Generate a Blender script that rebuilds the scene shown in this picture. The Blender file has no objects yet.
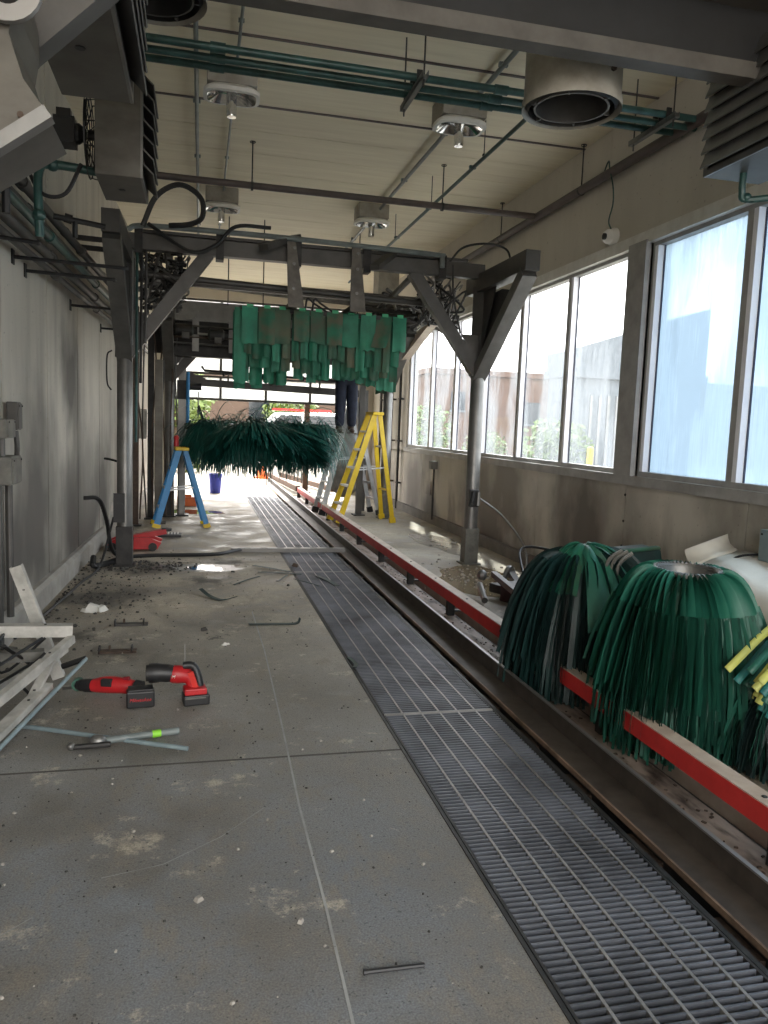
import bpy, math, random
from mathutils import Vector, Matrix
R = random.Random(7)
SC = bpy.context.scene
COL = SC.collection
V = Vector
PI = math.pi

# ------------------------------------------------------------------ camera
cam = bpy.data.objects.new('camera', bpy.data.cameras.new('camera'))
COL.objects.link(cam)
cam.data.sensor_fit = 'HORIZONTAL'; cam.data.sensor_width = 36.0
cam.data.lens = 773.0 / 768.0 * 36.0
cam.data.clip_start = 0.05; cam.data.clip_end = 500
yd = V((198-384, -(420-512), -773.0)).normalized()
zd = -V((115-384, -(7550-512), -773.0)); zd = (zd - yd*zd.dot(yd)).normalized()
xd = yd.cross(zd)
M4 = Matrix((xd, yd, zd)).to_4x4()
cam.matrix_world = Matrix.Translation((0, 0, 1.55)) @ M4
SC.camera = cam

# ------------------------------------------------------------------ world, sun, exposure
w = bpy.data.worlds.new('world'); SC.world = w; w.use_nodes = True
nt = w.node_tree; nt.nodes.clear()
bg = nt.nodes.new('ShaderNodeBackground'); wo = nt.nodes.new('ShaderNodeOutputWorld')
sky = nt.nodes.new('ShaderNodeTexSky'); sky.sky_type = 'PREETHAM'
sky.turbidity = 6.0; sky.sun_direction = V((0.25, 0.75, 0.9)).normalized()
mixs = nt.nodes.new('ShaderNodeMixRGB'); mixs.inputs['Fac'].default_value = 0.8
mixs.inputs['Color2'].default_value = (1.0, 0.96, 0.91, 1)
nt.links.new(sky.outputs[0], mixs.inputs['Color1'])
nt.links.new(mixs.outputs[0], bg.inputs['Color'])
bg.inputs['Strength'].default_value = 3.6
nt.links.new(bg.outputs[0], wo.inputs[0])
sun = bpy.data.objects.new('sun', bpy.data.lights.new('sun', 'SUN'))
COL.objects.link(sun)
sun.data.energy = 4.5; sun.data.angle = math.radians(1.2); sun.data.color = (1.0, 0.94, 0.82)
sun.rotation_euler = V((-0.22, -0.75, -0.95)).to_track_quat('-Z', 'Y').to_euler()
SC.view_settings.view_transform = 'Standard'; SC.view_settings.look = 'None'
SC.view_settings.exposure = 1.25; SC.view_settings.gamma = 1.0
SC.view_settings.use_curve_mapping = False

def portal(loc, aim, sx, sy):
    l = bpy.data.lights.new('daylight_portal', 'AREA'); l.shape = 'RECTANGLE'
    l.size = sx; l.size_y = sy; l.cycles.is_portal = True
    o = bpy.data.objects.new('daylight_portal', l); COL.objects.link(o)
    o.location = loc; o.rotation_euler = V(aim).to_track_quat('-Z', 'Y').to_euler()
portal((4.1, 10.2, 2.2), (-1, 0, 0), 7.6, 2.2)
portal((4.1, 1.7, 2.2), (-1, 0, 0), 9.2, 2.2)
portal((1.4, 17.6, 2.1), (0, -1, 0), 4.4, 4.2)
portal((1.3, -3.3, 2.1), (0, 1, 0), 4.8, 4.2)

# ------------------------------------------------------------------ materials
MATS = {}
def mat(name, c, rough=0.6, metal=0.0, c2=None, scale=6.0, contrast=0.5, bump=0.0, bscale=60.0,
        c3=None, s3=1.3, t3=0.6, stretch=(1, 1, 1), spec=0.5, rv=0.0, trans=0.0):
    """procedural surface: base colour c broken by noise towards c2, stains of c3"""
    if name in MATS: return MATS[name]
    m = bpy.data.materials.new(name); m.use_nodes = True; n = m.node_tree; L = n.links
    b = n.nodes['Principled BSDF']
    b.inputs['Roughness'].default_value = rough; b.inputs['Metallic'].default_value = metal
    b.inputs['Specular IOR Level'].default_value = spec
    if trans: b.inputs['Transmission Weight'].default_value = trans
    if c2 is None: c2 = tuple(x*0.72 for x in c)
    tc = n.nodes.new('ShaderNodeNewGeometry'); mp = n.nodes.new('ShaderNodeMapping')
    mp.inputs['Scale'].default_value = stretch
    L.new(tc.outputs['Position'], mp.inputs['Vector'])
    no = n.nodes.new('ShaderNodeTexNoise'); no.inputs['Scale'].default_value = scale
    no.inputs['Detail'].default_value = 8; no.inputs['Roughness'].default_value = 0.62
    L.new(mp.outputs[0], no.inputs['Vector'])
    rp = n.nodes.new('ShaderNodeValToRGB')
    rp.color_ramp.elements[0].position = 0.5-contrast*0.3; rp.color_ramp.elements[1].position = 0.5+contrast*0.3
    rp.color_ramp.elements[0].color = (*c2, 1); rp.color_ramp.elements[1].color = (*c, 1)
    L.new(no.outputs['Fac'], rp.inputs['Fac'])
    out = rp.outputs[0]
    if c3:
        n3 = n.nodes.new('ShaderNodeTexNoise'); n3.inputs['Scale'].default_value = s3
        n3.inputs['Detail'].default_value = 6; L.new(mp.outputs[0], n3.inputs['Vector'])
        r3 = n.nodes.new('ShaderNodeValToRGB')
        r3.color_ramp.elements[0].position = t3-0.1; r3.color_ramp.elements[1].position = t3+0.1
        L.new(n3.outputs['Fac'], r3.inputs['Fac'])
        mx = n.nodes.new('ShaderNodeMixRGB'); mx.inputs['Color2'].default_value = (*c3, 1)
        L.new(r3.outputs[0], mx.inputs['Fac']); L.new(out, mx.inputs['Color1']); out = mx.outputs[0]
    L.new(out, b.inputs['Base Color'])
    if rv:
        mr = n.nodes.new('ShaderNodeMapRange'); mr.inputs['To Min'].default_value = max(0.05, rough-rv)
        mr.inputs['To Max'].default_value = min(1, rough+rv); mr.inputs['From Min'].default_value = 0.35
        mr.inputs['From Max'].default_value = 0.65
        L.new(no.outputs['Fac'], mr.inputs['Value']); L.new(mr.outputs[0], b.inputs['Roughness'])
    if bump:
        nb = n.nodes.new('ShaderNodeTexNoise'); nb.inputs['Scale'].default_value = bscale
        nb.inputs['Detail'].default_value = 4; L.new(mp.outputs[0], nb.inputs['Vector'])
        bp = n.nodes.new('ShaderNodeBump'); bp.inputs['Strength'].default_value = bump
        bp.inputs['Distance'].default_value = 0.01
        L.new(nb.outputs['Fac'], bp.inputs['Height']); L.new(bp.outputs[0], b.inputs['Normal'])
    MATS[name] = m
    return m

def floor_mat(name, near, far, dirt, y0=2.5, y1=6.5, spots=()):
    """slab concrete: bluish where it is clean, browner and dirtier deeper in the tunnel"""
    m = bpy.data.materials.new(name); m.use_nodes = True; n = m.node_tree; L = n.links
    b = n.nodes['Principled BSDF']; geo = n.nodes.new('ShaderNodeNewGeometry')
    def noise(scale, det=6, rough=.6, st=(1, 1, 1)):
        mp = n.nodes.new('ShaderNodeMapping'); mp.inputs['Scale'].default_value = st
        L.new(geo.outputs['Position'], mp.inputs[0]); t = n.nodes.new('ShaderNodeTexNoise')
        t.inputs['Scale'].default_value = scale; t.inputs['Detail'].default_value = det; t.inputs['Roughness'].default_value = rough
        L.new(mp.outputs[0], t.inputs['Vector']); return t.outputs['Fac']
    def rng(x, a, b_, c, d):
        t = n.nodes.new('ShaderNodeMapRange'); t.inputs['From Min'].default_value = a; t.inputs['From Max'].default_value = b_
        t.inputs['To Min'].default_value = c; t.inputs['To Max'].default_value = d; L.new(x, t.inputs['Value']); return t.outputs[0]
    def mix(f, a, b_, mode='MIX'):
        t = n.nodes.new('ShaderNodeMixRGB'); t.blend_type = mode
        for k_, x in (('Fac', f), ('Color1', a), ('Color2', b_)):
            if isinstance(x, (tuple, float, int)): t.inputs[k_].default_value = (*x, 1) if isinstance(x, tuple) else x
            else: L.new(x, t.inputs[k_])
        return t.outputs[0]
    sx = n.nodes.new('ShaderNodeSeparateXYZ'); L.new(geo.outputs['Position'], sx.inputs[0])
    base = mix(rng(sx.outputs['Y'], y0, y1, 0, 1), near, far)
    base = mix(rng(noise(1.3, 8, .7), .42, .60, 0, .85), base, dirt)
    base = mix(rng(noise(6, 10, .75, (1, .5, 1)), .5, .66, 0, .7), base, tuple(x*.55 for x in far))
    base = mix(rng(noise(2.4, 9, .78), .57, .64, 0, .55), base, tuple(min(1, x*1.5) for x in far))
    for (px, py, pr_) in spots:   # oily dirt patches
        d = n.nodes.new('ShaderNodeVectorMath'); d.operation = 'DISTANCE'; d.inputs[1].default_value = (px, py, 0)
        L.new(geo.outputs['Position'], d.inputs[0])
        ad = n.nodes.new('ShaderNodeMath'); ad.operation = 'MULTIPLY_ADD'; ad.inputs[1].default_value = 1.1
        L.new(noise(3.5, 8, .7, (1, .6, 1)), ad.inputs[0]); L.new(d.outputs['Value'], ad.inputs[2])
        base = mix(rng(ad.outputs[0], pr_*.3+.55, pr_+.5, .85, 0), base, tuple(x*.4 for x in dirt))
    base = mix(rng(noise(160, 2, .5), .35, .65, 0, .75), base, mix(1.0, base, (1.7, 1.7, 1.7), 'MULTIPLY'))
    base = mix(rng(noise(70, 3, .6), .60, .68, 0, .7), base, tuple(x*.3 for x in near))
    L.new(base, b.inputs['Base Color'])
    L.new(rng(noise(2.6, 6, .6), .35, .68, .85, .32), b.inputs['Roughness'])
    bp = n.nodes.new('ShaderNodeBump'); bp.inputs['Strength'].default_value = .55; bp.inputs['Distance'].default_value = .006
    L.new(noise(120, 4, .7), bp.inputs['Height']); L.new(bp.outputs[0], b.inputs['Normal'])
    return m

def wall_mat(name, c, grime, streak, spots=()):
    """painted wall panel with vertical streaks and sooty grime patches low down"""
    m = bpy.data.materials.new(name); m.use_nodes = True; n = m.node_tree; L = n.links
    b = n.nodes['Principled BSDF']; geo = n.nodes.new('ShaderNodeNewGeometry'); b.inputs['Roughness'].default_value = .55
    def noise(scale, st, det=6):
        mp = n.nodes.new('ShaderNodeMapping'); mp.inputs['Scale'].default_value = st
        L.new(geo.outputs['Position'], mp.inputs[0]); t = n.nodes.new('ShaderNodeTexNoise')
        t.inputs['Scale'].default_value = scale; t.inputs['Detail'].default_value = det; L.new(mp.outputs[0], t.inputs['Vector']); return t.outputs['Fac']
    def rng(x, a, b_, c_, d):
        t = n.nodes.new('ShaderNodeMapRange'); t.inputs['From Min'].default_value = a; t.inputs['From Max'].default_value = b_
        t.inputs['To Min'].default_value = c_; t.inputs['To Max'].default_value = d; L.new(x, t.inputs['Value']); return t.outputs[0]
    def mul(a, b_):
        t = n.nodes.new('ShaderNodeMath'); t.operation = 'MULTIPLY'; t.use_clamp = True
        for i, x in enumerate((a, b_)):
            if isinstance(x, float): t.inputs[i].default_value = x
            else: L.new(x, t.inputs[i])
        return t.outputs[0]
    def mix(f, a, b_):
        t = n.nodes.new('ShaderNodeMixRGB'); L.new(f, t.inputs['Fac'])
        for k_, x in (('Color1', a), ('Color2', b_)):
            if isinstance(x, tuple): t.inputs[k_].default_value = (*x, 1)
            else: L.new(x, t.inputs[k_])
        return t.outputs[0]
    sx = n.nodes.new('ShaderNodeSeparateXYZ'); L.new(geo.outputs['Position'], sx.inputs[0])
    low = rng(sx.outputs['Z'], 0.2, 2.4, 1.0, .12)
    base = mix(rng(noise(4, (1, 1, .12)), .45, .72, 0, .8), c, streak)
    base = mix(mul(rng(noise(.75, (1, 1, .8), 7), .42, .60, 0, 1), low), base, grime)
    base = mix(mul(rng(noise(2.2, (1, 1, .35), 7), .55, .7, 0, .8), low), base, grime)
    base = mix(rng(noise(30, (1, 1, 1)), .66, .72, 0, .5), base, grime)
    for (px, py, pz, pr_) in spots:   # soot stains on the wall
        d = n.nodes.new('ShaderNodeVectorMath'); d.operation = 'DISTANCE'; d.inputs[1].default_value = (px, py, pz)
        L.new(geo.outputs['Position'], d.inputs[0])
        ad = n.nodes.new('ShaderNodeMath'); ad.operation = 'MULTIPLY_ADD'; ad.inputs[1].default_value = .9
        L.new(noise(2.5, (1, 1, .6)), ad.inputs[0]); L.new(d.outputs['Value'], ad.inputs[2])
        base = mix(rng(ad.outputs[0], pr_*.35+.45, pr_*1.15+.45, .95, 0), base, grime)
    L.new(base, b.inputs['Base Color'])
    return m

def glass_mat(name, film=0.5, tint=(0.85, 0.93, 1.0), lo=0.42, hi=0.62, clear=(0.93, 0.97, 1, 1)):
    m = bpy.data.materials.new(name); m.use_nodes = True; n = m.node_tree; L = n.links; n.nodes.clear()
    out = n.nodes.new('ShaderNodeOutputMaterial')
    tr = n.nodes.new('ShaderNodeBsdfTransparent'); tr.inputs[0].default_value = clear
    tl = n.nodes.new('ShaderNodeBsdfTranslucent'); tl.inputs[0].default_value = (*tint, 1)
    gl = n.nodes.new('ShaderNodeBsdfGlossy'); gl.inputs['Roughness'].default_value = 0.1
    geo = n.nodes.new('ShaderNodeNewGeometry'); mp = n.nodes.new('ShaderNodeMapping')
    mp.inputs['Scale'].default_value = (1, 1.6, 0.45); L.new(geo.outputs['Position'], mp.inputs[0])
    no = n.nodes.new('ShaderNodeTexNoise'); no.inputs['Scale'].default_value = 1.6; no.inputs['Detail'].default_value = 5
    L.new(mp.outputs[0], no.inputs['Vector'])
    mp2 = n.nodes.new('ShaderNodeMapping'); mp2.inputs['Scale'].default_value = (1, 28, 1.2); L.new(geo.outputs['Position'], mp2.inputs[0])
    n2 = n.nodes.new('ShaderNodeTexNoise'); n2.inputs['Scale'].default_value = 3; n2.inputs['Detail'].default_value = 3
    L.new(mp2.outputs[0], n2.inputs['Vector'])
    ad = n.nodes.new('ShaderNodeMath'); ad.operation = 'MULTIPLY_ADD'; ad.inputs[1].default_value = 0.25
    L.new(n2.outputs['Fac'], ad.inputs[0]); L.new(no.outputs['Fac'], ad.inputs[2])
    mr = n.nodes.new('ShaderNodeMapRange'); mr.inputs['From Min'].default_value = lo+0.1; mr.inputs['From Max'].default_value = hi+0.14
    mr.inputs['To Min'].default_value = film-0.22; mr.inputs['To Max'].default_value = film+0.22
    L.new(ad.outputs[0], mr.inputs['Value'])
    mx = n.nodes.new('ShaderNodeMixShader'); L.new(mr.outputs[0], mx.inputs['Fac'])
    L.new(tr.outputs[0], mx.inputs[1]); L.new(tl.outputs[0], mx.inputs[2])
    m2 = n.nodes.new('ShaderNodeMixShader'); m2.inputs['Fac'].default_value = 0.04
    L.new(mx.outputs[0], m2.inputs[1]); L.new(gl.outputs[0], m2.inputs[2])
    L.new(m2.outputs[0], out.inputs[0])
    return m

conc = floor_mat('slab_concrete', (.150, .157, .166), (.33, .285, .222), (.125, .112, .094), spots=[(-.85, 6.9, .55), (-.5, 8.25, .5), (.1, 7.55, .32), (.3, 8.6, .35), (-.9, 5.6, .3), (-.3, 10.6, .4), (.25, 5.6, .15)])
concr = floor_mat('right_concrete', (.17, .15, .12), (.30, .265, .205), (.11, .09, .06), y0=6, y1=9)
conco = mat('yard_concrete', (0.27, 0.24, 0.19), 0.9, c2=(0.20, 0.18, 0.145), scale=1.5)
wallm = wall_mat('wall_panel_paint', (.54, .505, .435), (.085, .078, .07), (.36, .33, .285), [(-1.2, 6.7, .75, 1.0), (-1.15, 8.1, 1.9, .55), (-1.1, 10.2, .7, .7), (-1.2, 8.2, .45, .7), (-1.25, 5.9, .5, .6)])
wallr = wall_mat('right_wall_paint', (.58, .54, .47), (.11, .09, .075), (.54, .50, .435), [(3.8, 7.1, .6, .8), (3.8, 13.5, .6, .6), (3.8, 12.4, .3, .4)])
ceilm = mat('ceiling_board', (0.87, 0.80, 0.62), 0.7, c2=(0.70, 0.62, 0.46), scale=3.0, contrast=0.9, stretch=(0.3, 4, 1))
ceils = mat('dark_joint', (0.10, 0.09, 0.08), 0.9)
curbm = mat('curb_concrete', (0.42, 0.40, 0.36), 0.8, c2=(0.22, 0.2, 0.18), scale=4, contrast=1.0, bump=0.4)
galv = mat('galvanised_steel', (0.25, 0.245, 0.235), 0.42, 0.7, c2=(0.13, 0.127, 0.12), scale=5, contrast=1.0)
galvd = mat('dull_grey_steel', (0.115, 0.11, 0.105), 0.5, 0.5, c2=(0.06, 0.057, 0.053), scale=5, contrast=1.0)
sheetm = mat('weathered_sheet_metal', (0.15, 0.14, 0.12), 0.5, 0.4, c2=(0.07, 0.062, 0.052), scale=4, contrast=1.0, stretch=(1, 1, 2))
dark = mat('grimy_black_steel', (0.045, 0.042, 0.04), 0.55, 0.3, c2=(0.02, 0.02, 0.02), scale=9)
black = mat('black_rubber', (0.015, 0.015, 0.016), 0.5)
beamd = mat('shaded_web_black', (0.018, 0.018, 0.019), 0.6, 0.1, c2=(0.012, 0.012, 0.012))  # near-black web colour carries the shade inside the beam channel
beaml = mat('beam_flange_paint', (0.13, 0.12, 0.105), 0.6, 0.2, c2=(0.07, 0.062, 0.055), scale=7, contrast=1.0)
rust = mat('rusty_steel', (0.11, 0.075, 0.055), 0.75, 0.2, c2=(0.04, 0.028, 0.022), scale=14, contrast=1.0, bump=0.4)
railm = mat('worn_dark_rail', (0.095, 0.078, 0.065), 0.6, 0.3, c2=(0.03, 0.022, 0.018), scale=8, contrast=1.0)
platem = mat('pit_plate', (0.42, 0.34, 0.29), 0.6, 0.0, c2=(0.13, 0.09, 0.065), scale=2.2, contrast=0.8, stretch=(3, 1, 1), c3=(.03, .016, .012), s3=5, t3=.58)
shinym = mat('polished_edge_steel', (0.3, 0.29, 0.28), 0.45, 0.8, c2=(0.3, 0.29, 0.28))
gratem = mat('grating_slat_steel', (0.20, 0.212, 0.245), 0.45, 0.4, c2=(0.055, 0.057, 0.063), scale=2.2, contrast=.7)
gratb = mat('grating_bar_steel', (0.34, 0.33, 0.31), 0.45, 0.5, c2=(0.2, 0.19, 0.18), scale=9, contrast=1.0)
pit = mat('pit_dark', (0.012, 0.011, 0.010), 0.9)
red = mat('red_rail_paint', (0.66, 0.045, 0.04), 0.45, c2=(0.45, 0.03, 0.03), scale=6, contrast=0.8)
cream = mat('worn_cream_top', (0.62, 0.55, 0.46), 0.6, c2=(0.4, 0.3, 0.24), scale=6, contrast=0.8)
teal = mat('teal_pipe_paint', (0.035, 0.095, 0.085), 0.4, 0.1, c2=(0.015, 0.045, 0.04), scale=8)
brownp = mat('brown_pipe_paint', (0.10, 0.075, 0.07), 0.5, c2=(0.07, 0.055, 0.05))
frm = mat('window_frame_metal', (0.42, 0.41, 0.40), 0.5, 0.1, c2=(0.3, 0.29, 0.28), scale=5)
frl = mat('pale_jamb', (0.88, 0.88, 0.92), 0.5, c2=(0.8, 0.8, 0.86))
navy = mat('dark_gasket', (0.03, 0.035, 0.07), 0.5)
grn = mat('green_cloth', (0.012, 0.155, 0.085), 0.7, c2=(0.007, 0.07, 0.04), scale=5, contrast=1.0, c3=(0.055, 0.065, 0.04), s3=3.2, t3=0.56)
grn2 = mat('green_cloth_clean', (0.012, 0.20, 0.11), 0.6, c2=(0.008, 0.11, 0.062), scale=4)
grn3 = mat('green_cloth_faded', (0.05, 0.125, 0.075), 0.7, c2=(0.02, 0.075, 0.045), scale=5, c3=(0.10, 0.10, 0.06), s3=3, t3=0.52)
grn4 = mat('green_cloth_stained', (0.012, 0.16, 0.088), 0.7, c2=(0.02, 0.085, 0.05), scale=4, contrast=.8, c3=(0.085, 0.09, 0.055), s3=5.5, t3=0.5)
grnl = mat('bright_green_tab', (0.06, 0.42, 0.2), 0.6)
grnd = mat('brush_green', (0.012, 0.105, 0.068), 0.5, c2=(0.010, 0.065, 0.045), scale=6, contrast=1.0)
grnq = mat('brush_green_inner', (0.010, 0.075, 0.05), 0.5, c2=(0.008, 0.045, 0.032), scale=6)
grnp = mat('brush_green_panel', (0.018, 0.15, 0.10), 0.5, c2=(0.012, 0.085, 0.06), scale=4, contrast=1.0)
grnk = mat('brush_black_green', (0.008, 0.035, 0.032), 0.5, c2=(0.006, 0.02, 0.02), scale=8)
mopm = mat('mop_dark_teal', (0.012, 0.115, 0.09), 0.38, c2=(0.004, 0.03, 0.026), scale=9, contrast=1.0)
yel = mat('yellow_foam', (0.52, 0.52, 0.10), 0.6, c2=(0.4, 0.42, 0.12))
tealf = mat('teal_foam', (0.02, 0.16, 0.15), 0.5)
yelf = mat('yellow_fibreglass', (0.72, 0.5, 0.01), 0.45, c2=(0.6, 0.4, 0.01))
bluf = mat('blue_fibreglass', (0.03, 0.24, 0.52), 0.45, c2=(0.025, 0.18, 0.42))
alu = mat('aluminium', (0.6, 0.61, 0.62), 0.4, 0.3, c2=(0.42, 0.43, 0.44))
white = mat('white_plastic', (0.75, 0.74, 0.7), 0.5, c2=(0.62, 0.6, 0.55))
sheetw = mat('white_plastic_sheet', (0.72, 0.68, 0.6), 0.5, c2=(0.6, 0.56, 0.48), scale=3)
redp = mat('red_tool_plastic', (0.55, 0.02, 0.025), 0.4)
blkp = mat('black_tool_plastic', (0.02, 0.02, 0.022), 0.45)
bucketm = mat('blue_bucket_plastic', (0.03, 0.05, 0.4), 0.4)
orange = mat('orange_cone', (0.8, 0.15, 0.02), 0.5)
greyp = mat('grey_box_paint', (0.17, 0.165, 0.145), 0.5, 0.2, c2=(0.09, 0.088, 0.08), scale=9)
pvc = mat('grey_conduit_plastic', (0.2, 0.23, 0.225), 0.4, c2=(0.13, 0.15, 0.15))
bluegrey = mat('blue_grey_tube', (0.27, 0.34, 0.36), 0.4, 0.2, c2=(0.2, 0.26, 0.28))
crm = mat('reflector_chrome', (0.85, 0.85, 0.84), 0.12, 1.0, c2=(0.7, 0.7, 0.7))
lampw = mat('lamp_housing', (0.36, 0.335, 0.285), 0.5, c2=(0.22, 0.2, 0.165), scale=5)
brick = mat('far_brick', (0.12, 0.07, 0.048), 0.9, c2=(0.09, 0.055, 0.04), scale=2)
tan = mat('far_tan_wall', (0.10, 0.065, 0.045), 0.9)
whb = mat('far_white_cladding', (0.12, 0.13, 0.14), 0.7)
leaf = mat('leaf_green', (0.045, 0.085, 0.01), 0.6, c2=(0.10, 0.13, 0.012), scale=3, contrast=0.8)
bark = mat('bark', (0.12, 0.08, 0.05), 0.9)
denim = mat('dark_denim', (0.018, 0.024, 0.05), 0.8, c2=(0.01, 0.014, 0.03), scale=12)
shirt = mat('dark_shirt', (0.03, 0.03, 0.035), 0.85)
skin = mat('skin', (0.45, 0.25, 0.17), 0.5)
hairm = mat('dark_hair', (0.02, 0.014, 0.01), 0.6)
boot = mat('brown_boot', (0.07, 0.04, 0.025), 0.6)
carw = mat('car_white_paint', (0.8, 0.8, 0.8), 0.2)
carg = mat('car_glass', (0.02, 0.025, 0.03), 0.1)
tyre = mat('tyre', (0.02, 0.02, 0.02), 0.8)
redl = mat('red_lamp_plastic', (0.6, 0.01, 0.01), 0.3)
water = mat('puddle_water', (0.05, 0.048, 0.045), 0.04, spec=0.8)
chalk = mat('chalk', (0.5, 0.5, 0.48), 0.9)
lime = mat('lime_green_tape', (0.3, 0.75, 0.05), 0.5)
copper = mat('dark_brown_wood', (0.12, 0.07, 0.045), 0.8)
glassd = glass_mat('dirty_glass', 0.26, (.26, .28, .30))
glassb = glass_mat('filmy_blue_glass', 0.66, (0.33, 0.40, 0.46), clear=(.46, .54, .62, 1))
glassdoor = glass_mat('door_glass', 0.7, (0.5, 0.5, 0.48))

# ------------------------------------------------------------------ mesh helpers
def frames(pts):
    """parallel-transport frames along a path"""
    T = []
    for i in range(len(pts)):
        a = pts[max(0, i-1)]; b = pts[min(len(pts)-1, i+1)]
        t = (b-a); T.append(t.normalized() if t.length > 1e-9 else V((0, 0, 1)))
    u = T[0].orthogonal().normalized()
    if abs(T[0].z) < 0.95: u = T[0].cross(V((0, 0, 1))).normalized()
    out = []
    for t in T:
        u = (u - t*u.dot(t))
        u = u.normalized() if u.length > 1e-6 else t.orthogonal().normalized()
        out.append((t, u, t.cross(u).normalized()))
    return out

def smooth(ctrl, n=6):
    c = [V(p) for p in ctrl]
    c = [c[0]*2-c[1]] + c + [c[-1]*2-c[-2]]
    out = []
    for i in range(1, len(c)-2):
        for k in range(n):
            t = k/n; p0, p1, p2, p3 = c[i-1:i+3]
            out.append(0.5*((2*p1)+(p2-p0)*t+(2*p0-5*p1+4*p2-p3)*t*t+(3*p1-p0-3*p2+p3)*t**3))
    out.append(c[-2])
    return out

class MB:
    def __init__(s): s.v = []; s.f = []; s.m = []; s.cur = 0
    def face(s, idx): s.f.append(tuple(idx)); s.m.append(s.cur)
    def add(s, vs, fs):
        k = len(s.v); s.v += [V(p) for p in vs]
        for f in fs: s.face([i+k for i in f])
        return s
    def box(s, c, d, rot=None, taper=None):
        hx, hy, hz = d[0]/2, d[1]/2, d[2]/2; t = taper or (1, 1)
        vs = [V((x*hx*(t[0] if z > 0 else 1), y*hy*(t[1] if z > 0 else 1), z*hz)) for z in (-1, 1) for y in (-1, 1) for x in (-1, 1)]
        if rot is not None: vs = [rot @ p for p in vs]
        return s.add([p+V(c) for p in vs], [(0, 2, 3, 1), (4, 5, 7, 6), (0, 1, 5, 4), (2, 6, 7, 3), (0, 4, 6, 2), (1, 3, 7, 5)])
    def bb(s, x0, x1, y0, y1, z0, z1):
        return s.box(((x0+x1)/2, (y0+y1)/2, (z0+z1)/2), (abs(x1-x0), abs(y1-y0), abs(z1-z0)))
    def bar(s, a, b, wd, h, up=(0, 0, 1)):
        """rectangular bar from a to b; wd sideways, h along up"""
        a = V(a); b = V(b); t = (b-a).normalized(); u = V(up); u = u - t*u.dot(t)
        u = u.normalized() if u.length > 1e-4 else t.orthogonal().normalized()
        r = t.cross(u); vs = []
        for p in (a, b):
            for i, j in ((-1, -1), (1, -1), (1, 1), (-1, 1)): vs.append(p + r*(i*wd/2) + u*(j*h/2))
        return s.add(vs, [(0, 3, 2, 1), (4, 5, 6, 7), (0, 1, 5, 4), (1, 2, 6, 5), (2, 3, 7, 6), (3, 0, 4, 7)])
    def tube(s, pts, r, n=8, cap=True):
        pts = [V(p) for p in pts]; fr = frames(pts); k = len(s.v)
        for i, (p, (t, u, w_)) in enumerate(zip(pts, fr)):
            rr = r[i] if isinstance(r, (list, tuple)) else r
            for j in range(n):
                a = 2*PI*j/n; s.v.append(p + (u*math.cos(a)+w_*math.sin(a))*rr)
        for i in range(len(pts)-1):
            for j in range(n):
                j2 = (j+1) % n; s.face((k+i*n+j, k+i*n+j2, k+(i+1)*n+j2, k+(i+1)*n+j))
        if cap:
            s.face([k+j for j in range(n)][::-1]); s.face([k+(len(pts)-1)*n+j for j in range(n)])
        return s
    def lathe(s, c, prof, n=24, axis='Z', rot=None):
        """prof list of (radius, height) open profile turned about axis through c"""
        k = len(s.v); c = V(c)
        for (r, h) in prof:
            for j in range(n):
                a = 2*PI*j/n; p = V((r*math.cos(a), r*math.sin(a), h))
                if axis == 'X': p = V((p.z, p.x, p.y))
                if axis == 'Y': p = V((p.x, p.z, p.y))
                if rot is not None: p = rot @ p
                s.v.append(c+p)
        for i in range(len(prof)-1):
            for j in range(n):
                j2 = (j+1) % n; s.face((k+i*n+j, k+i*n+j2, k+(i+1)*n+j2, k+(i+1)*n+j))
        return s
    def prism(s, poly, d, origin=(0, 0, 0), u=(1, 0, 0), v=(0, 0, 1), nrm=(0, 1, 0)):
        """2D polygon in plane (u,v) extruded by d along nrm"""
        o = V(origin); u = V(u); v = V(v); nn = V(nrm); n = len(poly)
        vs = [o+u*a+v*b for a, b in poly] + [o+u*a+v*b+nn*d for a, b in poly]
        fs = [tuple(range(n)), tuple(range(2*n-1, n-1, -1))] + [(i, i+n, (i+1) % n+n, (i+1) % n) for i in range(n)]
        return s.add(vs, fs)
    def ribbon(s, pts, wd, side):
        """flat strip along pts; wd number or list; side vector or list"""
        k = len(s.v); n = len(pts)
        for i, p in enumerate(pts):
            w_ = wd[i] if isinstance(wd, (list, tuple)) else wd
            sd = side[i] if isinstance(side, list) else side
            s.v.append(V(p)-V(sd)*(w_/2)); s.v.append(V(p)+V(sd)*(w_/2))
        for i in range(n-1): s.face((k+2*i, k+2*i+1, k+2*i+3, k+2*i+2))
        return s
    def ball(s, c, r, n=10, sc=(1, 1, 1)):
        pr = [(max(1e-4, math.sin(PI*i/6))*r, -math.cos(PI*i/6)*r) for i in range(7)]
        k = len(s.v); s.lathe((0, 0, 0), pr, n)
        for i in range(k, len(s.v)):
            p = s.v[i]; s.v[i] = V((p.x*sc[0], p.y*sc[1], p.z*sc[2])) + V(c)
        return s
    def build(s, name, m, parent=None, sm=False, kind=None, label=None, bevel=0):
        off = V((0, 0, 0)); p = parent
        while p is not None: off = off + p.location; p = p.parent
        me = bpy.data.meshes.new(name)
        me.from_pydata([tuple(q-off) for q in s.v], [], s.f)
        for mm in (m if isinstance(m, (list, tuple)) else [m]): me.materials.append(mm)
        if isinstance(m, (list, tuple)): me.polygons.foreach_set('material_index', s.m)
        if sm:
            me.polygons.foreach_set('use_smooth', [True]*len(me.polygons))
            me.update()
            if sm != 'all':
                try: me.set_sharp_from_angle(angle=math.radians(40))
                except Exception: pass
        me.update()
        o = bpy.data.objects.new(name, me); COL.objects.link(o)
        if parent is not None: o.parent = parent
        if kind: o['kind'] = kind
        if label: o['label'] = label
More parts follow.
